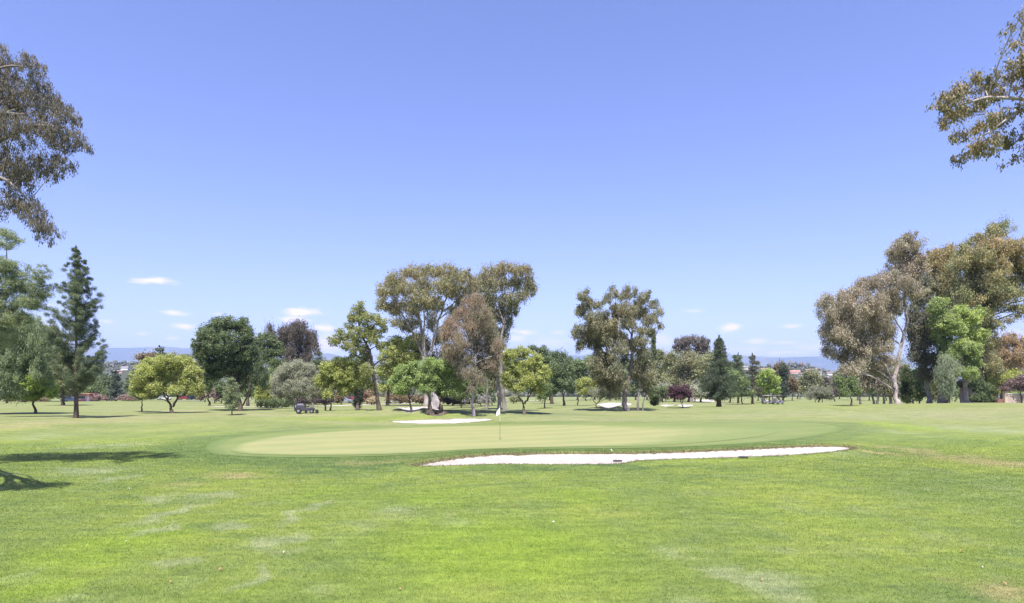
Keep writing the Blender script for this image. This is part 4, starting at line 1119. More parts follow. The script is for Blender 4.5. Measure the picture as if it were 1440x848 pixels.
# ---- right group
tree(E, 'big pinkish-grey gum with a smooth pale leaning trunk, foremost of the right group', 'eucalyptus', (1262, 576),
     [(1157, 424, 8, 10), (1163, 440, 10, 11), (1178, 425, 13, 12, .3), (1196, 414, 13, 11, .4), (1216, 402, 14, 12, .5), (1236, 396, 12, 12, .4), (1180, 450, 16, 15), (1205, 438, 18, 16, .3), (1230, 425, 16, 16, .4), (1248, 415, 9, 14, .3),
      (1168, 472, 12, 13), (1190, 478, 16, 14), (1214, 468, 18, 16, .2), (1238, 455, 15, 16), (1166, 494, 8, 9), (1186, 500, 13, 10), (1210, 496, 16, 12), (1234, 488, 15, 13), (1222, 512, 14, 9), (1245, 508, 10, 10), (1252, 440, 8, 14),
      (1200, 460, 20, 18, .2), (1225, 445, 18, 18, .3), (1245, 470, 12, 18, .2), (1180, 470, 14, 14, .2), (1205, 512, 14, 9, .1), (1236, 520, 12, 9, .1), (1168, 458, 12, 14), (1194, 440, 14, 16), (1216, 486, 14, 14), (1196, 520, 12, 8), (1248, 432, 10, 16), (1290, 372, 9, 12, .4), (1262, 350, 8, 10), (1258, 400, 9, 14), (1262, 425, 9, 14), (1278, 334, 11, 6, .1), (1268, 340, 8, 7), (1286, 347, 9, 8), (1270, 354, 15, 11, .5), (1258, 366, 11, 10, .3), (1284, 366, 12, 11, .6), (1266, 382, 15, 11, .4), (1287, 386, 11, 13, .4), (1252, 384, 6, 9), (1276, 402, 12, 11, .2), (1290, 410, 8, 12)],
     'gum', PINKY, stems=[([(1262, 576), (1259, 555), (1257, 535), (1264, 508), (1270, 475), (1276, 448), (1271, 420), (1273, 395), (1276, 360)], 4.6), ([(1258, 545), (1248, 520), (1232, 495), (1215, 470), (1200, 445)], 2.8),
                          ([(1255, 532), (1240, 505), (1225, 500), (1200, 490)], 1.6), ([(1271, 470), (1255, 440), (1240, 420)], 1.7)], bark='pale', lai=1.15, hue=.22, Y=88)
tree(E, 'dark grey-green gum with a straight grey trunk between the leaning gum and the bright tree', 'eucalyptus', (1307, 571),
     [(1300, 425, 10, 16), (1296, 450, 13, 16), (1292, 475, 12, 16), (1306, 480, 12, 16), (1285, 498, 10, 12), (1300, 505, 12, 12), (1318, 505, 10, 14), (1284, 440, 8, 14), (1312, 525, 10, 9), (1290, 420, 10, 14), (1300, 400, 9, 14), (1284, 465, 9, 14), (1296, 525, 10, 10), (1310, 455, 10, 16)],
     'gum', ((.052, .058, .040), (.125, .13, .085), (.16, .12, .08)), stems=[([(1307, 571), (1306, 550), (1302, 520), (1300, 490), (1298, 450), (1300, 420)], 4.5), ([(1305, 540), (1316, 520), (1322, 500)], 1.6)], bark='grey', Y=96, lai=1.15)
tree(E, 'orange-topped olive gum behind the straight grey trunk on the right', 'eucalyptus', (1326, 569),
     [(1317, 357, 13, 8, .8), (1334, 350, 7, 7, .7), (1308, 370, 10, 9, .7), (1328, 370, 12, 10, .6), (1316, 388, 14, 11, .3), (1334, 392, 11, 12, .3), (1310, 406, 10, 12, .1), (1326, 412, 14, 12, .1), (1338, 360, 6, 8, .6), (1320, 434, 12, 10), (1340, 405, 9, 14), (1318, 372, 14, 12, .5), (1332, 430, 12, 14)],
     'gum', GUMO, bark='grey', Y=108, lai=1.25)
tree('broadleaf_tree', 'bright lime-green leafy tree with a thick grey trunk in the right group', 'tree', (1358, 573),
     [(1318, 432, 11, 11), (1330, 445, 11, 12), (1314, 452, 7, 12), (1350, 438, 11, 10, .4), (1364, 446, 13, 12, .6), (1375, 440, 8, 10, .3), (1342, 462, 15, 12, .3), (1364, 470, 15, 13, .5), (1326, 474, 12, 12), (1346, 488, 16, 12, .2), (1368, 492, 12, 12, .3), (1334, 502, 11, 10), (1352, 512, 14, 9), (1370, 512, 9, 10), (1380, 470, 6, 12), (1322, 425, 10, 10, .1), (1336, 455, 14, 14, .2), (1352, 455, 14, 14, .7), (1330, 490, 12, 12), (1356, 500, 14, 12), (1342, 520, 12, 10), (1362, 524, 12, 9)],
     'broad', ((.080, .115, .038), (.215, .262, .095), (.270, .325, .050)), stems=[([(1358, 573), (1357, 550), (1356, 525), (1352, 490), (1348, 455)], 5.2), ([(1356, 530), (1366, 505), (1370, 480)], 1.8)], bark='grey', Y=92, lai=1.1)
tree(E, 'tallest olive and orange gum tree with dark branches reaching out of the right edge', 'eucalyptus', (1380, 573),
     [(1404, 316, 8, 6, .1), (1410, 326, 9, 6, .1), (1388, 326, 10, 8, .2), (1372, 340, 12, 9, .4), (1392, 344, 13, 10, .8), (1358, 354, 11, 11, .2), (1376, 360, 14, 12, .3), (1412, 348, 12, 10, .6), (1430, 345, 9, 10, .6), (1438, 362, 8, 12, .6), (1356, 378, 13, 13, .2),
      (1380, 384, 15, 13, .5), (1402, 374, 14, 13, .6), (1422, 372, 13, 12, .2), (1362, 402, 14, 12, .3), (1386, 408, 14, 12, .1), (1410, 400, 13, 12, .1), (1432, 394, 11, 11, .3), (1366, 422, 12, 9, .6), (1386, 432, 12, 11, .1), (1424, 416, 12, 8), (1440, 412, 8, 9),
      (1402, 430, 10, 9), (1428, 434, 9, 6), (1412, 452, 5, 6), (1436, 440, 6, 8), (1386, 456, 10, 13), (1392, 482, 9, 14), (1386, 504, 10, 12), (1394, 520, 9, 12), (1380, 530, 10, 12), (1404, 410, 12, 12), (1436, 378, 10, 12), (1350, 420, 10, 14, .1), (1346, 372, 9, 12, .3), (1460, 380, 18, 20), (1465, 420, 16, 14), (1396, 462, 6, 6), (1372, 372, 16, 14, .4), (1398, 360, 14, 14, .7), (1372, 395, 14, 14, .3), (1398, 392, 16, 14, .3), (1350, 400, 9, 14, .2), (1378, 445, 11, 14), (1384, 475, 10, 14), (1380, 500, 11, 14), (1392, 420, 12, 12), (1420, 360, 12, 12, .4), (1376, 520, 10, 12)],
     'gum', ((.068, .084, .034), (.215, .228, .088), (.285, .195, .085)), stems=[([(1380, 573), (1382, 540), (1384, 500), (1388, 460), (1390, 420), (1392, 380), (1400, 340)], 4.4), ([(1388, 440), (1410, 430), (1440, 422), (1460, 418)], 1.8), ([(1390, 410), (1375, 380), (1368, 355)], 1.8), ([(1391, 400), (1415, 375), (1430, 355)], 1.6)],
     bark='dark', Y=100, lai=1.2, hue=.2)
tree('broadleaf_tree', 'pale silver-green weeping foliage hanging left of the thick grey trunk', 'tree', (1334, 574),
     [(1330, 508, 8, 10), (1324, 522, 7, 12), (1334, 530, 8, 12), (1328, 545, 7, 10), (1338, 546, 6, 10), (1340, 518, 7, 10)], 'weep', ((.10, .125, .08), (.22, .25, .17), (.22, .25, .11)), Y=89.5, stems=[([(1338, 572), (1337, 550), (1334, 525)], 1.4)])
shrub('shrub', 'dark green foliage mass right of the thick grey trunk', (1378, 572), [(1374, 540, 10, 12), (1386, 548, 10, 10), (1378, 560, 12, 9), (1390, 562, 8, 6)], DG, Y=98)
tree('cypress_tree', 'dense dark green column-shaped cypress between the two big right-hand trunks', 'cypress', (1275, 571), [(1275, 524, 5.5, 8), (1275, 535, 7.5, 12), (1275, 550, 8, 11), (1275, 560, 6.5, 8)], 'dense',
     ((.022, .040, .016), (.060, .085, .030), (.08, .09, .03)), Y=105, stems=[([(1275, 571), (1275, 555)], 2)], lai=1.2)
for bx_, lab, pl in [(1211, 'slim gum with a tilted trunk, leftmost of the far right trunk row', 2.0), (1229, 'dark-trunked gum, second in the far right trunk row', 2.0), (1234, 'grey gum close beside the second dark trunk of the far row', 2.2),
                     (1243, 'leaning grey gum in the middle of the far right trunk row', 2.0), (1252, 'wide blue-grey gum trunk just left of the big leaning gum', 3.0), (1285, 'slim shaded tree just right of the column cypress', 1.3), (1294, 'thin dark tree between column cypress and straight grey trunk', 1.4),
                     (1320, 'thin shaded trunk right of the straight grey trunk', 1.2)]:
    rr_ = random.Random(bx_)
    cols_ = {1211: PINKY, 1229: GUM, 1234: PINKY, 1243: PINKY, 1252: GUM, 1285: LIME, 1294: MG, 1320: OL}[bx_]
    top_ = {1211: 515, 1229: 505, 1234: 512, 1243: 515, 1252: 520, 1285: 525, 1294: 520, 1320: 530}[bx_]
    tree(E if cols_ in (PINKY, GUM) else 'broadleaf_tree', lab, 'eucalyptus' if cols_ in (PINKY, GUM) else 'tree', (bx_, 569),
         [(bx_ - 4, top_ + 8, 9, 9), (bx_ + 5, top_ + 12, 8, 9), (bx_ - 2, top_ + 24, 9, 9), (bx_ + 5, top_ + 34, 6, 5)], 'gum' if cols_ in (PINKY, GUM) else 'broad', cols_,
         stems=[([(bx_, 569), (bx_ - 2 + rr_.uniform(-2, 2), 552), (bx_ - 3, 535), (bx_ - 1, top_ + 12)], pl)], bark='grey', Y=112 + rr_.uniform(0, 12), lai=.9, group='row of trunks beyond the right fairway')
tree(E, 'orange-brown gum tree far right behind the house', 'eucalyptus', (1425, 568),
     [(1418, 478, 12, 9, .7), (1432, 486, 10, 10, .5), (1404, 490, 10, 10, .5), (1420, 498, 14, 12, .6), (1438, 506, 10, 12, .6), (1408, 510, 13, 10, .4), (1428, 520, 14, 10, .4), (1400, 520, 8, 8)], 'gum', ((.10, .085, .045), (.22, .175, .10), (.27, .165, .085)), Y=130, lai=1.15)
tree('broadleaf_tree', 'yellow-green tree leaning over the house roof at the right edge', 'tree', (1412, 572),
     [(1398, 530, 12, 9), (1414, 534, 13, 9), (1392, 542, 8, 8), (1406, 545, 12, 7), (1426, 527, 10, 8), (1400, 552, 9, 5)], 'broad', YG, Y=99)
tree('plum_tree', 'purple-brown leaved tree over the tan garden wall at the right edge', 'plum tree', (1436, 573),
     [(1424, 540, 10, 7), (1436, 534, 9, 8), (1440, 544, 10, 6), (1415, 546, 7, 4)], 'broad', ((.075, .045, .06), (.17, .115, .135), (.2, .13, .08)), Y=95)
shrub('shrub', 'bright green shrub on top of the tan garden wall', (1428, 573), [(1425, 554, 7, 4), (1436, 556, 8, 4)], LIME, Y=97.5)
shrub('shrub', 'dark green shrub behind the tan garden wall', (1432, 573), [(1420, 560, 9, 5), (1436, 561, 10, 5)], DG, Y=99.5)
shrub('shrub', 'purple-grey shrub between the right gum group and the house', (1384, 571), [(1382, 553, 9, 8), (1390, 548, 6, 7)], ((.06, .042, .055), (.15, .105, .12), (.2, .12, .1)), Y=108)

# ---- far rows, each tree its own
far = [
 # col,row,Y, top row, half width, palette, kind, label
 (163, 200, 521, 10, BLUE, 'dark blue-green cone-shaped conifer right of the tall left pine'),
 (182, 215, 528, 11, PINE, 'dark conifer behind the slim green tree on the left'),
 (146, 230, 532, 10, DG, 'shaded tree in the gap right of the tall left pine'),
]
for bx_, Y_, tp, hw_, cc, lab in far[:2]:
    conifer('conifer_tree', lab, (bx_, 565), tp, [(tp, 1), (tp + 8, hw_ * .4), (tp + 20, hw_ * .8), (tp + 32, hw_), (tp + 40, hw_)], cc, Y=Y_, up=.05, whorl=1.1, nb=8, tuft=1.0, lai=1.5, kind='far', hw=1.5, bark='dark')
conifer('conifer_tree', 'far dark pine tip rising above the dome-shaped yellow-green tree', (224, 562), 487, [(487, 2), (492, 5), (500, 6), (515, 7), (540, 7)], BLUE, Y=260, up=.2, whorl=1.8, nb=6, tuft=1.3, lai=1.3, kind='far', hw=1.2, bark='dark')
FAR = [
 (146, 230, [(146, 538, 12, 12), (150, 552, 12, 10)], DG, 'shaded tree in the gap right of the tall left pine'),
 (120, 210, [(118, 528, 12, 14), (128, 545, 14, 12), (110, 548, 12, 8)], MG, 'mid-green tree seen behind the tall left pine trunk'),
 (60, 190, [(62, 520, 16, 16), (40, 530, 18, 14), (66, 550, 16, 8)], OL, 'olive-green far tree at the left behind the bent trunk'),
 (20, 200, [(14, 540, 20, 16), (30, 552, 16, 8), (0, 552, 16, 9)], YG, 'light green far tree at the very left edge'),
 (206, 250, [(198, 502, 8, 5), (208, 500, 8, 4), (216, 504, 8, 6), (204, 512, 8, 8)], BRN, 'brownish flat-topped canopy above the left side of the dome-shaped tree'),
 (250, 240, [(246, 504, 8, 6), (262, 505, 9, 6), (255, 515, 14, 10)], BGR, 'grey-brown canopy behind the dome-shaped yellow-green tree'),
 (284, 230, [(280, 515, 10, 10), (286, 530, 12, 14), (276, 545, 12, 12)], PNK, 'pinkish brown tree between the dome-shaped and the large dark tree'),
 (190, 235, [(186, 545, 10, 10), (198, 552, 10, 8)], OL, 'olive shrubby tree beyond the slim green tree'),
 (222, 240, [(225, 545, 16, 12), (212, 555, 12, 7)], MG, 'shaded green tree seen under the dome-shaped crown'),
 (262, 240, [(262, 545, 14, 12), (272, 555, 10, 7)], MG, 'shaded far tree right under the dome-shaped crown'),
 (430, 150, [(432, 520, 14, 12), (440, 540, 16, 14), (425, 550, 14, 10)], DG, 'dark green tree behind the silvery olive'),
 (395, 140, [(392, 520, 10, 14), (388, 540, 12, 12), (400, 550, 12, 10)], MG, 'mid-green tree behind the left side of the silvery olive'),
 (360, 150, [(358, 530, 12, 12), (350, 548, 12, 10), (366, 552, 10, 8)], MG, 'green tree in shade beyond the yellow-green bush'),
 (312, 150, [(312, 545, 12, 10), (322, 553, 10, 8)], DG, 'dark low tree beyond the young blue-green pine'),
 (522, 150, [(520, 548, 12, 10), (510, 555, 10, 8)], OL, 'olive tree in shade behind the tall open tree'),
 (548, 150, [(552, 540, 12, 12), (562, 550, 10, 8)], MG, 'shaded tree behind the golden-green crown'),
 (608, 170, [(606, 515, 12, 12), (596, 530, 12, 12), (620, 535, 12, 14)], OL, 'olive far tree behind the split-trunk tree'),
 (632, 180, [(630, 520, 12, 12), (640, 535, 14, 14), (628, 545, 10, 8)], GUM, 'grey-green far tree left behind the rusty gum'),
 (676, 170, [(674, 525, 14, 12), (664, 540, 12, 12), (682, 545, 14, 10)], MG, 'green far tree right behind the rusty gum trunk'),
 (690, 160, [(700, 525, 12, 14), (690, 545, 10, 8)], MG, 'shaded green tree behind the twin grey trunks'),
 (742, 190, [(740, 530, 14, 12), (730, 545, 10, 8), (752, 545, 12, 8)], DG, 'dark far tree behind the yellow-green tree by the flag'),
 (774, 220, [(786, 500, 12, 8), (798, 507, 10, 8), (778, 512, 12, 8)], DG, 'dark rounded far tree right of the pointed-top tree'),
 (812, 230, [(808, 512, 12, 8), (822, 516, 12, 9), (812, 528, 14, 10), (826, 536, 10, 8)], MG, 'mid-green far tree left under the ragged gum'),
 (836, 240, [(838, 515, 12, 9), (848, 525, 12, 10), (836, 535, 12, 10)], DG, 'dark far tree behind the left limb of the ragged gum'),
 (866, 235, [(864, 518, 13, 10), (874, 530, 13, 12), (860, 540, 12, 8)], DG, 'shaded far tree behind the trunk of the ragged gum'),
 (894, 225, [(892, 515, 12, 10), (900, 528, 12, 12), (890, 545, 10, 8)], MG, 'green far tree between the trunks of the ragged gum'),
 (824, 215, [(826, 548, 12, 9), (838, 552, 10, 7)], DG, 'low dark tree behind the wide grey spreading tree'),
 (858, 210, [(856, 550, 12, 9), (846, 554, 8, 6)], MG, 'low green tree beyond the far bunker'),
 (930, 190, [(928, 500, 10, 10), (936, 512, 12, 12), (926, 530, 12, 14)], OL, 'olive far tree right of the cypress spire'),
 (948, 180, [(944, 506, 12, 12), (952, 520, 12, 12), (944, 535, 14, 12)], OL, 'olive-green far tree behind the purple plum tree'),
 (968, 175, [(966, 506, 14, 12), (972, 524, 14, 14), (962, 540, 12, 10)], GUM, 'grey-green far gum under the round-topped brown gum'),
 (986, 170, [(988, 512, 10, 12), (990, 530, 12, 14), (984, 548, 12, 10)], OL, 'olive-gold far tree left of the broad dark conifer'),
 (932, 165, [(934, 545, 10, 9), (926, 550, 8, 7)], SILV, 'pale grey-green low tree left of the purple plum tree'),
 (976, 160, [(978, 548, 9, 8), (986, 554, 8, 6)], SILV, 'pale grey-green low tree right of the purple plum tree'),
 (1026, 165, [(1024, 522, 6, 10), (1028, 538, 8, 12)], MG, 'green far tree close right of the broad dark conifer'),
 (1066, 200, [(1064, 530, 8, 10), (1070, 545, 8, 10)], DG, 'dark far tree between the right redwood and the lime-green tree'),
 (1122, 300, [(1120, 540, 8, 7), (1128, 548, 8, 6)], MG, 'small green tree behind the far walking person'),
 (1160, 290, [(1158, 536, 10, 8), (1168, 542, 10, 8), (1152, 545, 8, 7)], BGR, 'brown-grey far canopy behind the grey olive clump'),
 (1180, 280, [(1178, 530, 8, 9), (1186, 524, 9, 10), (1174, 545, 8, 7)], GUM, 'grey-green far gum under the left end of the leaning gum crown'),
 (1206, 230, [(1206, 520, 12, 9), (1196, 528, 10, 9), (1214, 535, 10, 10)], BGR, 'brown-grey far tree under the big pinkish crown'),
 (1222, 220, [(1222, 535, 10, 12), (1230, 548, 10, 8)], MG, 'shaded green far tree between the far row trunks'),
 (1246, 210, [(1250, 530, 10, 12), (1244, 546, 10, 8)], OL, 'olive far tree behind the big leaning trunk'),
 (1286, 200, [(1290, 532, 10, 14), (1284, 548, 10, 8)], LIME, 'sunlit lime-green far tree right of the column cypress'),
 (1318, 190, [(1320, 545, 12, 10), (1312, 535, 8, 9)], LIME, 'sunlit light green far tree right of the straight grey trunk'),
 (1344, 180, [(1342, 550, 12, 9), (1356, 548, 10, 9)], MG, 'shaded green far tree behind the thick grey trunk'),
 (1372, 170, [(1370, 545, 12, 10), (1380, 535, 10, 10)], DG, 'dark far tree just right of the thick grey trunk'),
]
FAR += [
 (560, 165, [(556, 520, 14, 14), (572, 530, 12, 14)], MG, 'green far tree behind the golden-green crown'),
 (705, 175, [(712, 520, 12, 14), (700, 508, 10, 12)], OL, 'olive far tree behind the twin grey trunks'),
 (474, 160, [(474, 530, 14, 14), (490, 540, 12, 12)], MG, 'green far tree behind the twin-trunk tree'),
 (500, 170, [(506, 508, 8, 8), (510, 522, 10, 12)], DG, 'dark far tree behind the ivy-wrapped tree'),
 (420, 170, [(415, 505, 12, 10), (404, 512, 12, 12)], DG, 'dark far tree under the brown-grey gum'),
 (760, 215, [(758, 528, 12, 12), (770, 545, 12, 10)], MG, 'green far tree right behind the slim dark tree'),
 (844, 250, [(852, 508, 10, 7), (832, 506, 10, 7)], MG, 'highest green far crown left behind the ragged gum'),
 (910, 240, [(908, 510, 10, 9), (916, 524, 10, 12)], MG, 'green far tree just left of the cypress spire'),
 (1008, 190, [(998, 505, 8, 9), (1004, 520, 8, 12)], OL, 'olive far tree peeping left past the broad dark conifer'),
 (1092, 260, [(1090, 546, 9, 8), (1100, 552, 8, 6)], DG, 'dark far tree low behind the lime-green tree'),
 (1264, 185, [(1266, 520, 10, 12), (1258, 545, 8, 10)], GUM, 'grey-green far gum left of the column cypress'),
 (1334, 165, [(1330, 560, 8, 5), (1316, 558, 8, 5)], DG, 'low dark growth behind the pale weeping foliage'),
 (10, 150, [(6, 520, 16, 22), (18, 552, 12, 8)], LIME, 'light green tree filling the very left edge under the cedar'),
]
for bx_, Y_, lb_, cc, lab in FAR:
    tree('broadleaf_tree', lab, 'tree', (bx_, 565), lb_, 'far', cc, Y=Y_, twig=.4, lai=1.0, clump=1.15, group='trees of the far rows')

# shrubs and hedges along the far edge
SH = [
 ('magenta flowering shrub behind the young blue-green pine', (303, 562), 150, [(300, 552, 7, 7), (307, 556, 6, 6)], PNK),
 ('pale pinkish shrub left of the magenta flowering shrub', (288, 562), 165, [(288, 553, 7, 7), (282, 557, 6, 5)], PNK),
 ('long dark hedge line behind the silvery olive', (430, 566), 112, [(420, 564, 12, 5), (436, 563, 12, 5), (450, 563, 10, 5), (462, 564, 8, 4)], ((.03, .022, .03), (.075, .055, .065), (.09, .06, .06))),
 ('reddish-brown shrub left of the crooked leaning trunk', (516, 566), 128, [(514, 556, 7, 8), (520, 562, 8, 5)], ((.12, .07, .05), (.26, .16, .12), (.3, .16, .12))),
 ('straw-coloured dry shrub at the foot of the crooked leaning trunk', (523, 570), 122, [(523, 564, 6, 5), (529, 566, 5, 4)], ((.17, .14, .09), (.32, .26, .18), (.3, .2, .12))),
 ('brown shrub between the twin-trunk tree and the ivy', (480, 566), 128, [(478, 558, 7, 7), (472, 561, 6, 5)], BRN),
 ('brown-green shrub behind the slim trunk of the fresh green tree', (562, 566), 135, [(560, 560, 9, 5), (548, 560, 8, 5), (572, 561, 7, 5)], BRN),
 ('dark brown hedge left behind the split trunk', (592, 568), 130, [(588, 561, 9, 6), (598, 562, 8, 6)], BRN),
 ('dark brown-green hedge right behind the split trunk', (636, 570), 118, [(630, 562, 9, 7), (642, 563, 9, 7), (654, 564, 8, 7)], ((.045, .038, .025), (.10, .085, .055), (.13, .09, .05))),
 ('grey-lavender shrub at the pale trunk of the rusty gum', (676, 571), 108, [(672, 562, 7, 6), (682, 562, 8, 6), (655, 561, 5, 6)], ((.10, .095, .115), (.2, .19, .21), (.22, .19, .18))),
 ('small orange-brown shrub between hedge and rusty gum', (648, 570), 112, [(647, 556, 5, 6)], ((.14, .08, .05), (.27, .17, .12), (.3, .16, .1))),
 ('dark low shrub behind the twin grey trunks', (692, 568), 125, [(690, 562, 8, 4)], DG),
 ('grey bushy shrub on the slope right of the flag tree', (722, 567), 140, [(722, 560, 6, 4), (728, 562, 5, 3)], OL),
 ('brown shrub patch at the far left under the cedar', (30, 566), 170, [(20, 562, 14, 5), (40, 562, 12, 5), (60, 562, 12, 4)], BRN),
 ('brown-pink shrub line right of the tall left pine', (150, 564), 190, [(140, 560, 10, 5), (176, 560, 10, 5), (190, 560, 9, 5)], PNK),
]
for lab, b_, Y_, lb_, cc in SH:
    shrub('shrub' if 'hedge' not in lab else 'hedge', lab, b_, lb_, cc, Y=Y_, kind='far', cat='shrub' if 'hedge' not in lab else 'hedge', twig=0, clump=.6, lai=1.3)

# ---- far-off wood on the hill across the valley
rng = np.random.default_rng(77)
N = 13000
hx = rng.uniform(-1.0, 1.0, N); hy = rng.uniform(520, 1560, N) ** 1.0
X = hx * hy; Yv = hy
zg = H0(X, Yv)
sz = rng.uniform(1.6, 3.8, N) * rng.choice([1, 1, 1, 1.5], N)
# a low-poly lumpy crown used as a mesh template
bmt = bmesh.new(); bmesh.ops.create_icosphere(bmt, subdivisions=1, radius=1.0)
TV = np.array([v.co[:] for v in bmt.verts]); TF = np.array([[v.index for v in f.verts] for f in bmt.faces]); bmt.free()
keep = np.ones(N, bool)
HOUSES = [(1118, 521.5, 1130, 13, .9), (1098, 520.5, 1180, 10, .3), (1090, 518.5, 1260, 9, .6), (1121, 532, 700, 11, .1), (1159, 530, 720, 12, .1), (1075, 518, 1200, 9, .5), (1136, 519.5, 1240, 9, .8),
          (1150, 523, 1100, 9, .2), (166, 521, 1000, 11, .7), (176, 516, 1200, 9, .2), (1047, 515.5, 1250, 9, .4), (1128, 525, 980, 9, .5), (1166, 523.5, 1150, 8, .6)]
def hill_point(px, Y): return at_depth(px, Y)
HOUSES = [(h_[0], h_[1], at(h_[0], h_[1] + 4)[1], h_[3], h_[4]) for h_ in HOUSES]
for (px_, py_, Y_, w_, _c) in HOUSES:
    hxp = (px_ - 720) / F * Y_
    keep &= ~((np.abs(X / Yv - (px_ - 720) / F) < (w_ * .7) / F) & (Yv < Y_ + 6) & (Yv > Y_ - 130))
X = X[keep]; Yv = Yv[keep]; zg = zg[keep]; sz = sz[keep]; n = len(X)
asp = rng.uniform(.8, 1.5, n)
jit = 1 + rng.normal(0, .14, (n, len(TV), 1))
VV = TV[None] * jit * np.stack([sz, sz, sz * asp], -1)[:, None, :] + np.stack([X, Yv, zg + sz * asp * .7], -1)[:, None, :]
FF = TF[None] + (np.arange(n) * len(TV))[:, None, None]
tn = np.repeat(np.clip(rng.normal(.4, .3, n), 0, 1), len(TF)); hn = np.repeat(np.clip(rng.normal(.15, .3, n), 0, 1), len(TF))
wood_o = np_mesh('far_wood', VV.reshape(-1, 3), FF.reshape(-1, 3), leaf_mat((.022, .030, .017), (.062, .068, .036), (.10, .07, .045), .05), attrs={'tint': ('FACE', tn), 'hue': ('FACE', hn)})
tag(wood_o, 'distant tree cover on the low hill across the valley', 'wood', kind='stuff')

# ------------------------------------------------------------------ houses
M_ROOF = [simple('brown_roof', (.20, .13, .10), .85), simple('grey_roof', (.22, .21, .21), .85), simple('salmon_roof', (.42, .21, .15), .85)]
M_WALL = [simple('cream_wall', (.62, .55, .47), .9), simple('white_wall', (.72, .70, .67), .9), simple('pink_wall', (.60, .40, .34), .9), simple('tan_wall', (.46, .36, .28), .9)]
M_GLASS = simple('window_glass', (.04, .05, .06), .15, spec=.6)
M_TRIM = simple('white_trim', (.7, .68, .64), .6)
def gable_house(label, loc, w, d, h, rh, wall, roof, rz=0.0, nwin=3, group=None, floors=1):
    r = empty('house', loc, label, 'house', group, rz)
    bm = bmesh.new()
    prism(bm, [(-d / 2, -1.5), (d / 2, -1.5), (d / 2, h), (0, h + rh), (-d / 2, h)], -w / 2, w / 2, 'x')
    bm_obj('wall', bm, wall, r)
    bm = bmesh.new(); e = .6
    k = rh / (d / 2); t = .22
    prism(bm, [(-d / 2 - e, h - e * k + .02), (0, h + rh + .02), (d / 2 + e, h - e * k + .02), (d / 2 + e, h - e * k + t), (0, h + rh + t + .1), (-d / 2 - e, h - e * k + t)], -w / 2 - e, w / 2 + e, 'x')
    ro = bm_obj('roof', bm, roof, r)
    bm = bmesh.new(); box(bm, (w * .25, d * .1, h + rh * .9), (.7, .7, 1.6)); bm_obj('chimney', bm, wall, ro)
    for fl in range(floors):
        for q in range(nwin):
            x_ = -w / 2 + w * (q + .5) / nwin; z_ = h * (fl + .55) / floors
            bm = bmesh.new(); box(bm, (x_, -d / 2 - .02, z_), (min(1.6, w / nwin * .55), .10, 1.2))
            f_ = bm_obj('window', bm, M_TRIM, r)
            bm = bmesh.new(); box(bm, (x_, -d / 2 - .06, z_), (min(1.6, w / nwin * .55) - .2, .06, 1.0)); bm_obj('pane', bm, M_GLASS, f_)
    return r
HL = ['pink house on the far hill right of the brown feathery gum', 'tan far hill house left of the pink house', 'brown-roofed far hill house above the lime-green tree', 'large white building low on the far hill above the reddish-brown tree', 'white far building above the grey olive clump',
      'small cream house on the far hill crest right of the slim redwoods', 'brown far house on the crest right of the pink house', 'cream far house near the right end of the hill', 'pink-walled house on the far left hill beyond the tall pine', 'small pale house on the left hill crest',
      'grey-roofed far house just right of the left redwood', 'cream far house between the pink and the white building', 'last small house at the right end of the far hill']
for k, (px_, py_, Y_, w_, c_) in enumerate(HOUSES):
    x_, y_, z_ = at_depth(px_, Y_)
    wm_ = w_ / F * Y_
    ztop = CAMZ - (py_ - HY) / F * Y_
    base = max(z_, ztop - 5.5) if k != 3 else z_
    hh = max(3.0, min(8.0, ztop - z_ - 1.6))
    gable_house(HL[k], (x_, y_, z_), wm_, max(8, wm_ * .5), hh, 2.2, M_WALL[[2, 3, 0, 1, 1, 0, 3, 0, 2, 1, 0, 0, 1][k]], M_ROOF[[2, 0, 0, 1, 1, 0, 0, 1, 0, 1, 1, 0, 0][k]], rz=(k * 1.3 % .8) - .4, nwin=4, floors=2 if hh > 5 else 1, group='houses on the far hill')

# house and garden wall at the right edge
x_, y_, z_ = at_depth(1404, 103)
hs = empty('house', (x_, y_, z_), 'single-storey tan house under trees at the right edge of the course', 'house', rz=R(-8))
bm = bmesh.new(); box(bm, (1.6, 2.5, 1.2), (9, 6, 3.0)); bm_obj('wall', bm, M_WALL[3], hs)
bm = bmesh.new(); prism(bm, [(-3.6 + 2.5, 2.72), (2.5, 4.0), (3.6 + 2.5, 2.72), (3.6 + 2.5, 2.95), (2.5, 4.25), (-3.6 + 2.5, 2.95)], -4.4, 7.0, 'x'); bm_obj('roof', bm, M_ROOF[1], hs)
for px__ in (-3.9, -2.2, -.5):
    bm = bmesh.new(); box(bm, (px__, -1.0, 1.25), (.16, .16, 2.9)); bm_obj('porch_post', bm, M_TRIM, hs)
bm = bmesh.new(); box(bm, (-1.6, -.54, 1.1), (1.0, .1, 2.1)); f_ = bm_obj('door', bm, simple('door_wood', (.12, .07, .05), .5), hs)
bm = bmesh.new(); box(bm, (-1.25, -.62, 1.1), (.06, .06, .16)); bm_obj('handle', bm, M_TRIM, f_)
for wx in (.4, 3.0):
    bm = bmesh.new(); box(bm, (wx, -.54, 1.4), (1.3, .1, 1.2)); f_ = bm_obj('window', bm, M_TRIM, hs)
    bm = bmesh.new(); box(bm, (wx, -.60, 1.4), (1.1, .06, 1.0)); bm_obj('pane', bm, M_GLASS, f_)
x_, y_, z_ = at_depth(1428, 95)
gw = empty('garden_wall', (x_, y_, z_), 'tan stucco garden wall with square end pillar at the right edge', 'wall', rz=R(4))
bm = bmesh.new(); box(bm, (1.2, 0, .55), (5.2, .2, 1.7)); bm_obj('panel', bm, simple('stucco', (.40, .31, .25), .9, var=.2, bump=.3), gw)
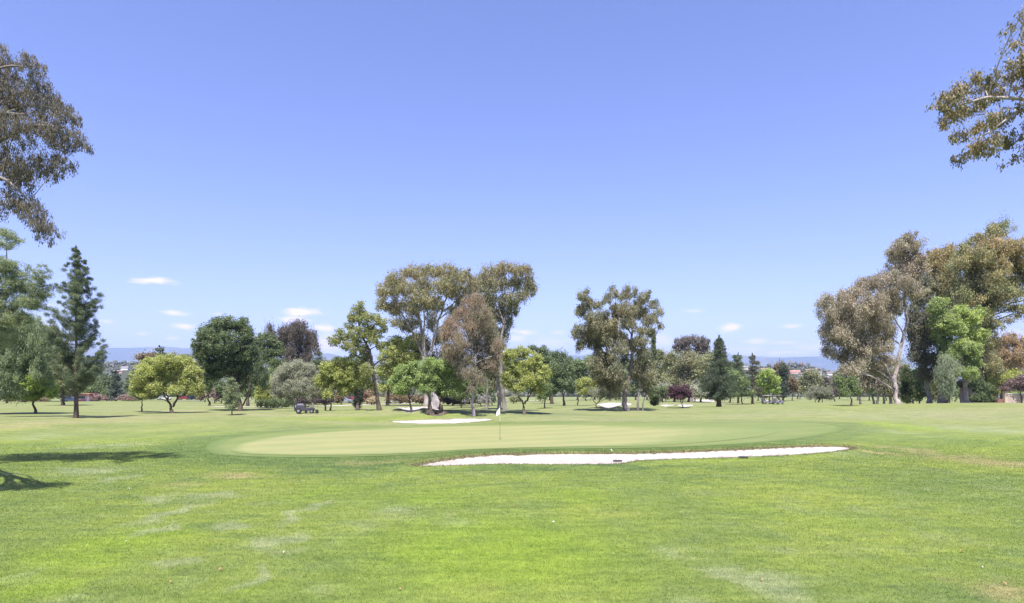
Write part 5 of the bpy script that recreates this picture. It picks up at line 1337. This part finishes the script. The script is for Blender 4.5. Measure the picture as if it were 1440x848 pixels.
bm = bmesh.new(); box(bm, (1.2, 0, 1.45), (5.3, .3, .1)); bm_obj('coping', bm, M_TRIM, gw)
bm = bmesh.new(); box(bm, (-1.6, 0, .75), (.45, .45, 2.1)); bm_obj('pillar', bm, M_WALL[3], gw)
bm = bmesh.new(); box(bm, (-2.3, .1, .2), (1.0, .25, .9)); bm_obj('brick_base', bm, simple('brick', (.20, .10, .075), .9, var=.3, scale=20), gw)

# low salmon building on the left
x_, y_, z_ = at_depth(121, 196)
sb = empty('building', (x_, y_, z_), 'low pink building with flat salmon roof behind the tall left pine', 'building')
bm = bmesh.new(); box(bm, (-1.2, 2, .9), (5.0, 4, 2.6)); bm_obj('wall', bm, simple('bright_pink_wall', (.62, .20, .20), .8), sb)
bm = bmesh.new(); box(bm, (-1.8, 1.4, 2.3), (7.2, 5.2, .24)); bm_obj('roof', bm, M_ROOF[2], sb)
bm = bmesh.new(); box(bm, (-1.4, -.05, 1.2), (2.6, .12, 1.0)); f_ = bm_obj('window', bm, M_TRIM, sb)
bm = bmesh.new(); box(bm, (-1.4, -.12, 1.2), (2.3, .06, .8)); bm_obj('pane', bm, M_GLASS, f_)
bm = bmesh.new(); box(bm, (.6, -.03, .9), (.8, .1, 1.9)); bm_obj('door', bm, M_TRIM, sb)

# ------------------------------------------------------------------ vehicles
M_TYRE = simple('tyre_rubber', (.02, .02, .02), .8)
M_RIM = simple('rim_metal', (.45, .45, .46), .35, .8)
def wheel(parent, x, y, r, w):
    bm = bmesh.new()
    bmesh.ops.create_cone(bm, cap_ends=True, segments=20, radius1=r, radius2=r, depth=w)
    bmesh.ops.rotate(bm, verts=bm.verts, cent=(0, 0, 0), matrix=__import__('mathutils').Matrix.Rotation(R(90), 3, 'X'))
    bmesh.ops.translate(bm, verts=bm.verts, vec=(x, y, r))
    t_ = bm_obj('wheel', bm, M_TYRE, parent, bevel=.02)
    bm = bmesh.new()
    bmesh.ops.create_cone(bm, cap_ends=True, segments=16, radius1=r * .58, radius2=r * .5, depth=w + .03)
    bmesh.ops.rotate(bm, verts=bm.verts, cent=(0, 0, 0), matrix=__import__('mathutils').Matrix.Rotation(R(90), 3, 'X'))
    bmesh.ops.translate(bm, verts=bm.verts, vec=(x, y, r))
    bm_obj('rim', bm, M_RIM, t_)
def car(label, px, Y, col, rz=0.0, van=False):
    x_, y_, z_ = at_depth(px, Y)
    r = empty('parked_car', (x_, y_, z_ + .03), label, 'car', 'cars parked beyond the left trees', rz)
    paint = simple('car_paint', col, .3, .1, var=.03, spec=.6)
    hgt_ = 1.75 if van else 1.42
    bm = bmesh.new()
    prism(bm, [(-2.2, .32), (2.2, .32), (2.25, .62), (2.1, .80), (1.0, .92), (-1.9, .95), (-2.2, .80), (-2.25, .5)], -.86, .86)
    bm_obj('body', bm, paint, r, bevel=.06)
    bm = bmesh.new()
    prism(bm, [(-1.95, .93), (1.05, .93), (.35, hgt_), (-1.45, hgt_ + .02)], -.76, .76)
    cb = bm_obj('cabin', bm, paint, r, bevel=.05)
    bm = bmesh.new(); prism(bm, [(-1.65, .99), (.78, .99), (.26, hgt_ - .09), (-1.34, hgt_ - .09)], -.785, .785); bm_obj('side_windows', bm, M_GLASS, cb)
    for sx in (-1.35, 1.4):
        for sy in (-.78, .78): wheel(r, sx, sy, .33, .22)
    for sy in (-.6, .6):
        bm = bmesh.new(); box(bm, (2.2, sy, .68), (.12, .34, .14)); bm_obj('headlight', bm, M_TRIM, r, bevel=.02)
        bm = bmesh.new(); box(bm, (-2.2, sy, .72), (.10, .30, .14)); bm_obj('tail_light', bm, simple('tail_lamp', (.35, .02, .02), .3), r)
    return r
car('blue car left of the tall pine trunk, parked far across the grass', 99, 182, (.05, .07, .13), .2)
car('white car seen under the left half of the dome-shaped tree', 232, 235, (.55, .55, .55), 0)
car('dark red car seen under the right half of the dome-shaped tree', 259, 235, (.22, .03, .04), .05)
car('dark blue car parked right of the dark red car', 273, 232, (.035, .045, .11), .0)
car('grey-blue car parked left of the red car behind the twin-trunk tree', 483, 152, (.25, .28, .36), .1)
car('bright red car parked beyond the brown shrub left of the ivy trunk', 494, 178, (.22, .03, .035), -.3)
car('white car roof showing left of the slim fresh green tree', 556, 150, (.75, .75, .75), .0, True)
car('white car parked right of the slim fresh green trunk', 584, 152, (.72, .72, .72), .1, True)

def golf_cart(label, px, py, rz, roof_col, body_col):
    x_, y_, z_ = at(px, py)
    r = empty('golf_cart', (x_, y_, z_), label, 'golf cart', 'golf carts on the far fairway', rz)
    mb = simple('cart_body', body_col, .35, spec=.5, var=.05); ms = simple('cart_seat', (.62, .58, .52), .6); mk = simple('cart_frame', (.05, .05, .055), .5)
    bm = bmesh.new(); prism(bm, [(-1.15, .28), (1.1, .28), (1.18, .45), (.98, .80), (.62, .84), (.50, .40), (-.10, .38), (-.20, .62), (-.95, .68), (-1.2, .55)], -.58, .58)
    bm_obj('body', bm, mb, r, bevel=.03)
    bm = bmesh.new(); box(bm, (-.42, 0, .75), (.52, 1.05, .14)); bm_obj('seat', bm, ms, r, bevel=.03)
    bm = bmesh.new(); box(bm, (-.72, 0, 1.02), (.12, 1.05, .42), shear=(-.08, 0)); bm_obj('backrest', bm, ms, r, bevel=.03)
    bm = bmesh.new(); box(bm, (-.12, 0, 1.86), (1.75, 1.18, .07), top=(.94, .92)); bm_obj('roof', bm, simple('cart_roof', roof_col, .5), r, bevel=.02)
    bm = bmesh.new()
    for sy in (-.54, .54):
        tube(bm, (.86, sy, .80), (.62, sy, 1.84), .022); tube(bm, (-.88, sy, .62), (-.88, sy, 1.84), .022)
    bm_obj('roof_posts', bm, mk, r)
    bm = bmesh.new(); tube(bm, (.66, -.25, .80), (.34, -.25, 1.02), .02)
    bmesh.ops.create_cone(bm, cap_ends=True, segments=14, radius1=.17, radius2=.17, depth=.03, matrix=__import__('mathutils').Matrix.Translation((.33, -.25, 1.03)))
    bm_obj('steering_wheel', bm, mk, r)
    for sy in (-.26, .26):
        bm = bmesh.new(); tube(bm, (-1.12, sy, .45), (-1.2, sy, 1.30), .13, .15, 12); bm_obj('golf_bag', bm, simple('bag_cloth', (.12, .12, .15), .7), r)
    for sx in (-.78, .78):
        for sy in (-.52, .52): wheel(r, sx, sy, .23, .17)
    return r
golf_cart('purple-grey golf cart without rider, left of two on the far fairway', 1079.5, 568.2, .15, (.34, .32, .38), (.24, .22, .28))
golf_cart('grey golf cart with dark roof, right of two on the far fairway', 1094, 568.6, .5, (.12, .11, .12), (.20, .19, .22))

# ride-on mower by the olive tree
x_, y_, z_ = at(430, 581.3)
mw = empty('ride_on_mower', (x_, y_, z_), 'small grey and black ride-on mower on the grass before the silvery olive', 'mower', rz=R(14))
m_mb = simple('mower_grey', (.06, .058, .07), .4, var=.1); m_mk = simple('mower_black', (.03, .03, .032), .6); m_ml = simple('mower_pale', (.17, .155, .19), .5)
bm = bmesh.new(); prism(bm, [(-.95, .30), (.9, .30), (.98, .5), (.55, .62), (.05, .55), (-.15, .78), (-.85, .84), (-1.0, .6)], -.35, .35); bm_obj('body', bm, m_mb, mw, bevel=.04)
bm = bmesh.new(); box(bm, (-.55, 0, .93), (.7, .62, .22), top=(.8, .85)); bm_obj('engine_cover', bm, m_ml, mw, bevel=.04)
bm = bmesh.new(); box(bm, (.12, 0, .70), (.42, .46, .12)); bm_obj('seat', bm, m_mk, mw, bevel=.03)
bm = bmesh.new(); box(bm, (-.08, 0, .92), (.10, .46, .40), shear=(-.06, 0)); bm_obj('backrest', bm, m_mk, mw, bevel=.03)
bm = bmesh.new(); box(bm, (.72, 0, .78), (.34, .42, .30), top=(.7, .9)); bm_obj('console', bm, m_ml, mw, bevel=.04)
bm = bmesh.new(); tube(bm, (.66, 0, .90), (.46, 0, 1.08), .02)
bmesh.ops.create_cone(bm, cap_ends=True, segments=14, radius1=.18, radius2=.18, depth=.03, matrix=__import__('mathutils').Matrix.Translation((.45, 0, 1.09)))
bm_obj('steering_wheel', bm, m_mk, mw)
for sx, sy in ((-.72, -.45), (-.72, .45)): wheel(mw, sx, sy, .28, .22)
for sx, sy in ((.62, -.42), (.62, .42)): wheel(mw, sx, sy, .22, .18)
for sx, sy in ((1.15, -.42), (1.15, .42), (.02, 0)):
    bm = bmesh.new()
    tube(bm, (sx, sy - .34, .16), (sx, sy + .34, .16), .14, .14, 14); box(bm, (sx - .02, sy, .33), (.26, .72, .06)); bm_obj('cutting_reel', bm, m_mk, mw)

# ------------------------------------------------------------------ flag
x_, y_ = slope_at(703, 617.5); z_ = ground_z(x_, y_) + .026
fl = empty('flagstick', (x_, y_, z_), 'thin flagstick with a limp white flag standing on the putting green', 'golf flag')
bm = bmesh.new(); tube(bm, (0, 0, -.12), (0, 0, 1.15), .011, .010); bm_obj('lower_pole', bm, simple('pole_dark', (.07, .06, .04), .4), fl)
bm = bmesh.new(); tube(bm, (0, 0, 1.15), (0, 0, 2.18), .010, .008)
bmesh.ops.create_icosphere(bm, subdivisions=2, radius=.02, matrix=__import__('mathutils').Matrix.Translation((0, 0, 2.19))); bm_obj('upper_pole', bm, simple('pole_light', (.62, .60, .52), .4), fl)
nx_, nz_ = 9, 12; Vf = []
for k in range(nz_ + 1):
    zf = 2.14 - .50 * k / nz_
    wfl = .05 + .20 * math.sin(min(1, k / nz_ * 1.15) * math.pi * .5) 
    for q in range(nx_ + 1):
        u_ = q / nx_
        Vf.append((-u_ * wfl, .035 * math.sin(u_ * 11 + k * .25) * (.3 + k / nz_), zf - .12 * u_ + .02 * math.sin(u_ * 7)))
Ff = [[k * (nx_ + 1) + q, k * (nx_ + 1) + q + 1, (k + 1) * (nx_ + 1) + q + 1, (k + 1) * (nx_ + 1) + q] for k in range(nz_) for q in range(nx_)]
np_mesh('flag', Vf, Ff, simple('flag_cloth', (.82, .82, .80), .8), fl, smooth=True)
bm = bmesh.new(); bmesh.ops.create_cone(bm, cap_ends=True, segments=20, radius1=.054, radius2=.054, depth=.01); bm_obj('cup', bm, simple('cup_dark', (.03, .03, .03), .9), fl)

# ------------------------------------------------------------------ rakes in the near bunker
def rake(label, px, py, dxr, dyr):
    k_ = (px - 720) / F
    D_ = next(q for q in np.arange(24, 45, .05) if CAMZ - (py - HY) / F * q <= ground_z(k_ * q, q)); x_ = k_ * D_
    z_ = ground_z(x_, D_) + .012
    ang_ = math.atan2(-dxr, dyr)
    r = empty('bunker_rake', (x_, D_, z_), label, 'rake', 'rakes lying in the near bunker')
    zt = ground_z(x_ + dxr, D_ + dyr) + .10 - z_
    mh = simple('rake_plastic', (.045, .045, .06), .5); mp_ = simple('rake_handle', (.75, .73, .68), .5)
    bm = bmesh.new(); box(bm, (0, 0, .07), (.44, .05, .055))
    h_ = bm_obj('head', bm, mh, r, bevel=.01)
    bm = bmesh.new()
    for k in range(14): box(bm, (-.20 + k * .4 / 13, .0, .022), (.012, .02, .05))
    bm_obj('tines', bm, mh, h_)
    bm = bmesh.new(); tube(bm, (0, 0, .08), (dxr, dyr, zt), .014, .014, 8); bm_obj('handle', bm, mp_, r)
rake('bunker rake with a dark head, left one in the near bunker', 868.5, 650.2, -.05, 1.75)
rake('bunker rake with a dark head, right one in the near bunker', 1045.5, 645.2, .02, 1.7)

# ------------------------------------------------------------------ far walking person
x_, y_, z_ = at(1125, 562.6)
def person(label, loc):
    r = empty('person', loc, label, 'person')
    me = bpy.data.meshes.new('body'); bm = bmesh.new()
    J = {'pel': (0, 0, .95), 'ch': (0, 0, 1.30), 'nk': (0, 0, 1.50), 'hd': (0, -.02, 1.66), 'ht': (0, -.01, 1.76),
         'sl': (-.19, 0, 1.42), 'el': (-.25, .02, 1.14), 'wl': (-.23, -.10, .92), 'hl': (-.23, -.13, .83), 'sr': (.19, 0, 1.42), 'er': (.25, .04, 1.14), 'wr': (.25, .02, .90), 'hr': (.25, 0, .81),
         'kl': (-.11, -.12, .52), 'al': (-.11, -.10, .10), 'tl': (-.11, -.26, .04), 'kr': (.11, .02, .50), 'ar': (.11, .20, .12), 'tr': (.11, .08, .04), 'pl': (-.10, 0, .90), 'prr': (.10, 0, .90)}
    Rr_ = {'pel': .15, 'ch': .16, 'nk': .06, 'hd': .10, 'ht': .08, 'sl': .06, 'sr': .06, 'el': .045, 'er': .045, 'wl': .032, 'wr': .032, 'hl': .04, 'hr': .04, 'kl': .06, 'kr': .06, 'al': .042, 'ar': .042, 'tl': .035, 'tr': .035, 'pl': .09, 'prr': .09}
    keys = list(J); vs = [bm.verts.new(J[k]) for k in keys]; ix = {k: i for i, k in enumerate(keys)}
    for a_, b_ in [('pel', 'ch'), ('ch', 'nk'), ('nk', 'hd'), ('hd', 'ht'), ('ch', 'sl'), ('sl', 'el'), ('el', 'wl'), ('wl', 'hl'), ('ch', 'sr'), ('sr', 'er'), ('er', 'wr'), ('wr', 'hr'),
                   ('pel', 'pl'), ('pl', 'kl'), ('kl', 'al'), ('al', 'tl'), ('pel', 'prr'), ('prr', 'kr'), ('kr', 'ar'), ('ar', 'tr')]:
        bm.edges.new((vs[ix[a_]], vs[ix[b_]]))
    bm.to_mesh(me); bm.free()
    o = bpy.data.objects.new('body', me); COL.objects.link(o); o.parent = r
    m_ = o.modifiers.new('skin', 'SKIN')
    for k, sv in zip(keys, me.skin_vertices[0].data):
        sv.radius = (Rr_[k], Rr_[k] * .8)
    me.skin_vertices[0].data[0].use_root = True
    o.modifiers.new('sub', 'SUBSURF').levels = 1; o.modifiers['sub'].render_levels = 2
    me.materials.append(simple('dark_clothes', (.035, .04, .05), .9))
    bm = bmesh.new(); bmesh.ops.create_icosphere(bm, subdivisions=2, radius=.105, matrix=__import__('mathutils').Matrix.Translation((0, 0, 1.71)))
    bmesh.ops.scale(bm, verts=bm.verts, vec=(.95, 1.08, 1), space=__import__('mathutils').Matrix.Translation((0, 0, -1.71)))
    bmesh.ops.delete(bm, geom=[v for v in bm.verts if v.co.z < 1.69], context='VERTS'); bm_obj('hair', bm, simple('dark_hair', (.03, .02, .015), .8), r)
person('person in dark clothes walking on the far right fairway', (x_, y_, z_))

# ------------------------------------------------------------------ leaves and scraps lying on the lawn
m_l1 = simple('dry_leaf', (.30, .17, .09), .8); m_l2 = simple('pale_scrap', (.62, .60, .56), .7)
rl = random.Random(4)
def fallen(name, px, py, mat, L, lab, cat, grp):
    x_, y_ = slope_at(px, py); z_ = ground_z(x_, y_)
    V = []; n_ = 9
    for k in range(n_):
        t_ = k / (n_ - 1); w_ = L * .22 * math.sin(math.pi * min(.98, max(.02, t_)))
        b_ = .25 * L * math.sin(t_ * 3)
        V += [(t_ * L - L / 2, -w_, b_ + .35 * w_), (t_ * L - L / 2, 0, b_), (t_ * L - L / 2, w_, b_ + .35 * w_)]
    Fq = []
    for k in range(n_ - 1):
        for q in range(2): Fq.append([k * 3 + q, k * 3 + 3 + q, k * 3 + 4 + q, k * 3 + 1 + q])
    o = np_mesh(name, V, Fq, mat, smooth=True, loc=(x_, y_, z_ + .035))
    o.rotation_euler = (rl.uniform(-.3, .3), rl.uniform(-.3, .3), rl.uniform(0, 6))
    tag(o, lab, cat, grp)
LEAVES = [(526, 795, 'brown leaf on the bright lawn near the bottom, left of centre'), (790, 736, 'brown leaf on the lawn just right of and beside a white scrap'), (846, 697, 'brown leaf on the lawn below the left rake'),
          (1326, 768, 'brown leaf on the right lawn, upper of a close pair'), (720, 716, 'brown leaf on the lawn midway below the flag'), (240, 821, 'brown leaf near the bottom on the left, left of a pair'),
          (310, 804, 'brown leaf near the bottom on the left, right of a pair'), (1352, 776, 'brown leaf on the right lawn, lower of a close pair'), (1070, 818, 'brown leaf in the pale patch near the bottom, right of centre'),
          (1412, 822, 'brown leaf in the dry patch in the bottom right corner'), (562, 832, 'brown leaf closest to the bottom edge near the middle'), (1000, 704, 'brown leaf on the lawn between the two rakes')]
for px_, py_, lab_ in LEAVES:
    fallen('fallen_leaf', px_, py_, m_l1, rl.uniform(.07, .11), lab_, 'leaf', 'brown leaves scattered on the lawn')
SCRAPS = [(863, 782, 'largest white scrap on the lawn, right of centre near the bottom'), (882, 718, 'white scrap on the lawn straight below the left rake'), (394, 709, 'white scrap on the lawn left of centre, upper of two'),
          (313, 725, 'white scrap on the pale streak left of centre'), (400, 779, 'bright white scrap on the left lawn, lower of two'), (182, 687, 'white scrap right of the lower tree shadow'),
          (1420, 780, 'white scrap closest to the right edge'), (778, 738, 'white scrap on the lawn left beside a brown leaf'), (1381, 798, 'white scrap on the right lawn below a pair of leaves'), (178, 763, 'white scrap on the lime lawn at the left')]
for px_, py_, lab_ in SCRAPS:
    fallen('pale_scrap', px_, py_, m_l2, rl.uniform(.05, .08), lab_, 'scrap', 'white scraps scattered on the lawn')
